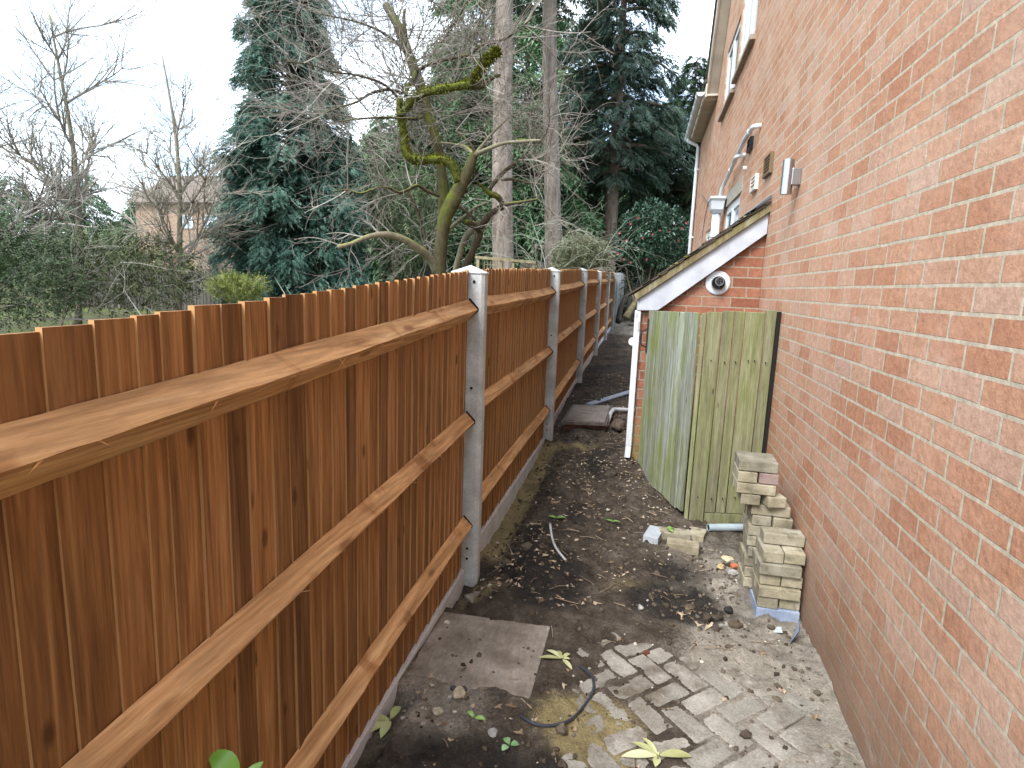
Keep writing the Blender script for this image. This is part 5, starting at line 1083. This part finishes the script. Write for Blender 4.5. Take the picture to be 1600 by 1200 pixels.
shrub('shrub', 'fine grey green shrub showing over the fence between two trunks', 908, 408, 14, .62, .42, 1700, .26, leaf_mat('grey_shrub_leaf', (.085, .095, .05), (.17, .185, .11), (.28, .30, .20), .7, .2, 3), 121, 1.0, 10)
shrub('bush', 'yellow green leafy bush low at the left behind the fence', 372, 452, 8, .42, .20, 1300, .11, leaf_mat('yellow_bush_leaf', (.06, .08, .012), (.15, .18, .04), (.30, .32, .09), .6, .3, 4), 122, .6, 6)
shrub('hedge_bush', 'brown twiggy leafless bush left of the blue green conifer', 352, 400, 14, .9, .75, 120, .2, leaf_mat('brown_bush_leaf', (.06, .05, .025), (.12, .10, .05), (.2, .17, .09), .7, .2, 3), 123, .3, 34, TWIGP)
shrub('hedge_bush', 'green brown hedge bush farther left behind the nearest fence bay', 190, 425, 10, 1.5, .75, 1800, .24, leaf_mat('hedge_leaf', (.03, .045, .018), (.075, .095, .04), (.16, .17, .08), .65, .2, 2), 124, .3, 18, TWIG)
shrub('hedge_bush', 'dark green bush at the left end of the garden', 10, 430, 8, 1.2, .85, 1700, .22, leaf_mat('dark_hedge_leaf', (.015, .03, .012), (.045, .07, .03), (.10, .13, .06), .6, .25, 2), 125, .3, 10, TWIG)
shrub('shrub', 'thin green shrub behind the bare mossy tree trunk', 640, 345, 15, 1.15, 1.35, 1500, .30, leaf_mat('mid_green_leaf', (.03, .055, .02), (.08, .12, .05), (.17, .21, .11), .65, .2, 2), 126, .3, 14, TWIGP)
# camellia with pink flowers
def leafcard():
    V = np.array([(0, 0, 0), (.3, .2, .05), (.7, .17, .03), (1, 0, -.08), (.7, -.17, .03), (.3, -.2, .05), (.5, 0, -.02)]); F = np.array([(0, 6, 1), (1, 6, 2), (2, 6, 3), (3, 6, 4), (4, 6, 5), (5, 6, 0)]); return V, F
Yc = 16.5; c = at(1017, 374, Yc); b = np.array([c[0]-.1, Yc, float(gbase(Yc))]); t = thing('camellia_bush', 'glossy dark evergreen bush dotted with pink flowers at the end of the path', 'bush', b)
r = np.random.default_rng(131); n = 6800; d = r.normal(0, 1, (n, 3)); d /= np.linalg.norm(d, axis=1)[:, None]; q = r.random(n)**.33; lump = .74+.52*fbm(d[:, 0]*2.1, d[:, 1]*2.1, 3, 17, d[:, 2]*2.1)
p = c+d*(q*lump)[:, None]*np.array([1.02, .95, .93]); g = G(); tv, tf = leafcard()
g.inst(tv, tf, p, frames(d*.5+r.normal(0, .6, (n, 3))+[0, 0, -.15], r, .6)*(.115*r.uniform(.6, 1.25, n))[:, None, None], r.random(n))
obj('foliage', g, leaf_mat('camellia_leaf', (.010, .030, .014), (.026, .065, .032), (.065, .13, .075), .3, .5, 5), t)
gs = G()
for k in range(5): a = r.uniform(0, 6.28); gs.tube(smooth_path([b+np.array([r.normal(0, .05), r.normal(0, .05), 0]), b+np.array([math.cos(a)*.12, math.sin(a)*.1, .55]), b+np.array([math.cos(a)*.4, math.sin(a)*.3, 1.2]), b+np.array([math.cos(a)*.6, math.sin(a)*.5, 1.9])], 4), np.linspace(.045, .014, 16), 7)
obj('stems', gs, bark_mat('camellia_bark', (.10, .085, .06), (.22, .19, .14)), t, smooth=True)
PINK = leaf_mat('pink_petal', (.45, .06, .08), (.60, .13, .16), (.72, .28, .30), .6, .2, 40)
for px, py in ((1046, 362), (1055, 353), (1066, 357), (1072, 348), (985, 350), (1004, 372), (968, 364), (972, 388), (1020, 366), (1031, 360), (975, 405), (985, 410), (996, 340), (1060, 375), (1080, 372), (1010, 405), (978, 375), (966, 396)):
    o = at(px, py, Yc-.75+abs(px-1017)*.006); g = G()
    for k in range(7): a = k*.9; leaf_blade(o, (math.cos(a), -.5-.4*r.random(), math.sin(a)), .035+.012*r.random(), .018, g, .2, .35, rnd=r.random(), up=(0, .9, .3))
    obj('flower', g, PINK, t)
# spiky phormium behind the fence
t = thing('spiky_plant', 'upright sword leaved plant with pale spikes behind the nearest fence bay', 'plant', base_at(590, 7)); g = G(); r = np.random.default_rng(141)
for k in range(30):
    bp = base_at(r.choice([520, 560, 600, 640])+r.normal(0, 12), 7+r.normal(0, .2)); L = r.uniform(1.25, 1.75); tilt = r.normal(0, .22)-.12; n = 9; d = np.array([tilt, r.normal(0, .15), 1.0]); d /= np.linalg.norm(d); V = []; w0 = r.uniform(.016, .028); cv = r.normal(-.05, .12)
    for s in np.linspace(0, 1, n): wv = w0*(1-s**2.2)+.0008; cpt = bp+d*L*s+np.array([cv*s*s, 0, -.05*s*s]); V += [cpt-(wv, 0, 0), cpt+(0, wv*.5, 0), cpt+(wv, 0, 0)]
    g.add(V, np.array([[i*3+a, i*3+a+1, (i+1)*3+a+1, (i+1)*3+a] for i in range(n-1) for a in (0, 1)]), r.random())
obj('leaves', g, leaf_mat('sword_leaf', (.11, .15, .11), (.22, .27, .20), (.40, .44, .34), .45, .3, 3), t)

# ---- garden buildings and fences
Y = 20; a, b_ = at(604, 412, Y), at(664, 412, Y); z0 = float(gbase(Y))-.2; zt = at(630, 404, Y)[2]
t = thing('summerhouse', 'small brown summerhouse with a white window beyond the fence', 'shed', ((a[0]+b_[0])/2, Y+.9, z0))
wm = wood_board('shed_board', (.14, .11, .085), (.22, .18, .14), (.3, .26, .21), (.1, .08, .06)); g = G()
wa, wb = at(620, 412, Y)[0], at(646, 412, Y)[0]; wz0, wz1 = at(632, 424, Y)[2], at(632, 406, Y)[2]
for bx in ((a[0], wa, z0, zt), (wb, b_[0], z0, zt), (wa, wb, z0, wz0), (wa, wb, wz1, zt)): g.box(bx[0], bx[1], Y, Y+.06, bx[2], bx[3])
g.box(a[0], a[0]+.06, Y+.061, Y+1.8, z0, zt); g.box(b_[0]-.06, b_[0], Y+.061, Y+1.8, z0, zt); obj('wall', g, wm, t)
obj('roof', G().prism([(a[0]-.15, Y-.2, zt), (a[0]-.15, Y+.9, zt+.55), (a[0]-.15, Y+2, zt), (a[0]-.15, Y+2, zt+.07), (a[0]-.15, Y+.9, zt+.62), (a[0]-.15, Y-.2, zt+.07)], (b_[0]-a[0]+.3, 0, 0)), TILE, t)
obj('fascia', G().box(a[0]-.14, b_[0]+.14, Y-.225, Y-.203, zt-.04, zt+.07), WHITE, t)
fr = G(); cx_ = (wa+wb)/2
for bx in ((wa, wa+.07, wz0, wz1), (wb-.07, wb, wz0, wz1), (wa+.07, wb-.07, wz0, wz0+.07), (wa+.07, wb-.07, wz1-.06, wz1), (cx_-.02, cx_+.02, wz0+.07, wz1-.06)): fr.box(bx[0], bx[1], Y-.02, Y+.04, bx[2], bx[3])
f_ = obj('window', fr, WHITE, t); obj('pane', G().box(wa+.05, wb-.05, Y+.012, Y+.02, wz0+.05, wz1-.05), GLASS, f_)
def paling(name, label, px0, px1, Y, ztop_px, seed, mat, wd=.09):
    r = np.random.default_rng(seed); a, b_ = at(px0, 420, Y), at(px1, 420, Y); t = thing(name, label, 'fence', ((a[0]+b_[0])/2, Y, float(gbase(Y))-.2)); g = G(); zt = at((px0+px1)/2, ztop_px, Y)[2]; x_ = a[0]
    while x_ < b_[0]: g.box(x_, x_+wd*.86, Y, Y+.02, float(gbase(Y))-.2, zt+r.normal(0, .015), r.random()); x_ += wd
    obj('boarding', g, mat, t); obj('rail', G().box(a[0], b_[0], Y+.022, Y+.06, zt-.35, zt-.27), mat, t)
paling('garden_fence', 'low grey paling fence beside the summerhouse', 648, 696, 17, 418, 151, OLDW)
paling('garden_fence', 'grey green board fence behind the yellow green bush at the left', 120, 372, 17, 425, 152, OLDW, .13)
paling('garden_fence', 'pale thin paling fence right of the left pine trunk', 812, 866, 17.5, 408, 153, OLDW, .06)
TRW = wood_board('trellis_wood', (.20, .17, .09), (.31, .27, .16), (.42, .38, .25), (.12, .1, .06))
Y = 10; t = thing('trellis', 'pale timber trellis frame just beyond the fence behind the nearest post', 'trellis', (at(785, 410, Y)[0], Y, float(gbase(Y))))
for px in (747, 783, 802, 835):
    c = at(px, 410, Y); tp = at(px, 400+(px-747)*.09, Y); obj('post', G().box(c[0]-.024, c[0]+.024, Y-.024, Y+.024, float(gbase(Y))-.2, tp[2]), TRW, t)
a, b_ = at(747, 402, Y), at(835, 410, Y)
obj('top_rail', G().beam(a+(-.04, -.026, .0), b_+(.03, -.026, 0), .03, .045), TRW, t)
g = G(); a, b_ = at(757, 405, Y), at(777, 418, Y)
for q in np.linspace(a[0], b_[0], 5): g.box(q-.006, q+.006, Y-.01, Y, b_[2]-.5, a[2])
for q in np.linspace(b_[2]-.5, a[2], 8): g.box(a[0], b_[0], Y+.001, Y+.012, q-.006, q+.006)
obj('lattice', g, TRW, t)
# neighbour's house far left
Y = 28; a, b_ = at(215, 380, Y), at(373, 380, Y); z0 = float(gbase(Y))-.2; ze = at(355, 318, Y)[2]; zr = at(355, 270, Y)[2]
t = thing('distant_house', 'neighbouring house with brown roof and white windows far left behind the trees', 'house', ((a[0]+b_[0])/2, Y+3, z0))
obj('wall', G().box(a[0], b_[0], Y, Y+6, z0, ze), brick_mat('far_brick', 'x', [(.25, .15, .1), (.33, .21, .14), (.38, .27, .2)], (.4, .36, .3)), t)
obj('roof', G().prism([(a[0]-.3, Y-.35, ze), (a[0]-.3, Y+3, zr+.4), (a[0]-.3, Y+6.3, ze)], (b_[0]-a[0]+.6, 0, 0)), plain('brown_roof', (.17, .135, .11), .85, .2, 6), t)
for px0, px1 in ((350, 371), (318, 340), (280, 302)):
    p0, p1 = at(px0, 337, Y), at(px1, 356, Y); g = G(); n = 3
    for k in range(n+1): xq = p0[0]+(p1[0]-p0[0])*k/n; g.box(xq-.035, xq+.035, Y-.06, Y+.01, p1[2], p0[2])
    for q in (p1[2], (p0[2]+p1[2])/2, p0[2]): g.box(p0[0]-.035, p1[0]+.035, Y-.055, Y+.005, q-.035, q+.035)
    f_ = obj('window', g, WHITE, t); obj('pane', G().box(p0[0], p1[0], Y-.03, Y-.02, p1[2], p0[2]), plain('sky_lit_pane', (.30, .42, .52), .1, .05, 3, .6), f_)
# far end of the path: fallen boughs, dark thicket, a brown panel
a = at(978, 497, 16.2); b_ = at(1000, 458, 16.8)
tag(obj('fallen_bough', G().tube(smooth_path([a, at(983, 488, 16.3), at(992, 474, 16.6), b_], 4), np.linspace(.10, .07, 16), 9), bark_mat('dead_bark', (.10, .09, .05), (.24, .21, .13)), smooth=True, loc=a), 'thick pale fallen bough leaning at the far end of the path', 'bough')
a = at(970, 480, 17.6); tag(obj('fallen_bough', G().tube(smooth_path([at(966, 503, 17.2), a, at(978, 462, 18)], 4), np.linspace(.09, .05, 12), 8), BARK_D, smooth=True, loc=a), 'dark fallen bough left of the pale one at the path end', 'bough')
b = np.array([-.1, 19.8, float(gbase(19.8))]); t = thing('thicket', 'dark tangled thicket closing off the far end of the path', 'thicket', b); g = G(); r = np.random.default_rng(161)
for k in range(40): grow(g, b+np.array([r.normal(.2, .6), r.normal(0, .4), 0]), (r.normal(0, .5), r.normal(0, .4), 1), r.uniform(.8, 1.8), .012, 0, r, .4, -.02, (5, 3), .4)
obj('stems', g, TWIG, t); g = G(); n = 900; p = b+np.stack([r.normal(.3, .7, n), r.normal(.2, .4, n), r.random(n)**1.4*1.5], 1); tv, tf = frond(5)
g.inst(tv, tf, p, frames(r.normal(0, .8, (n, 3)), r, .8)*.22, r.random(n)); obj('foliage', g, leaf_mat('thicket_leaf', (.012, .022, .010), (.04, .055, .025), (.10, .12, .06), .7, .2, 3), t)
c = at(1019, 432, 16.9); tag(obj('timber_hoarding', G().box(c[0]-.13, c[0]+.22, 16.9, 16.93, float(gbase(16.9)), at(1019, 427, 16.9)[2]), WOOD, loc=(c[0], 16.9, float(gbase(16.9)))), 'small orange brown timber panel under the camellia at the path end', 'panel')
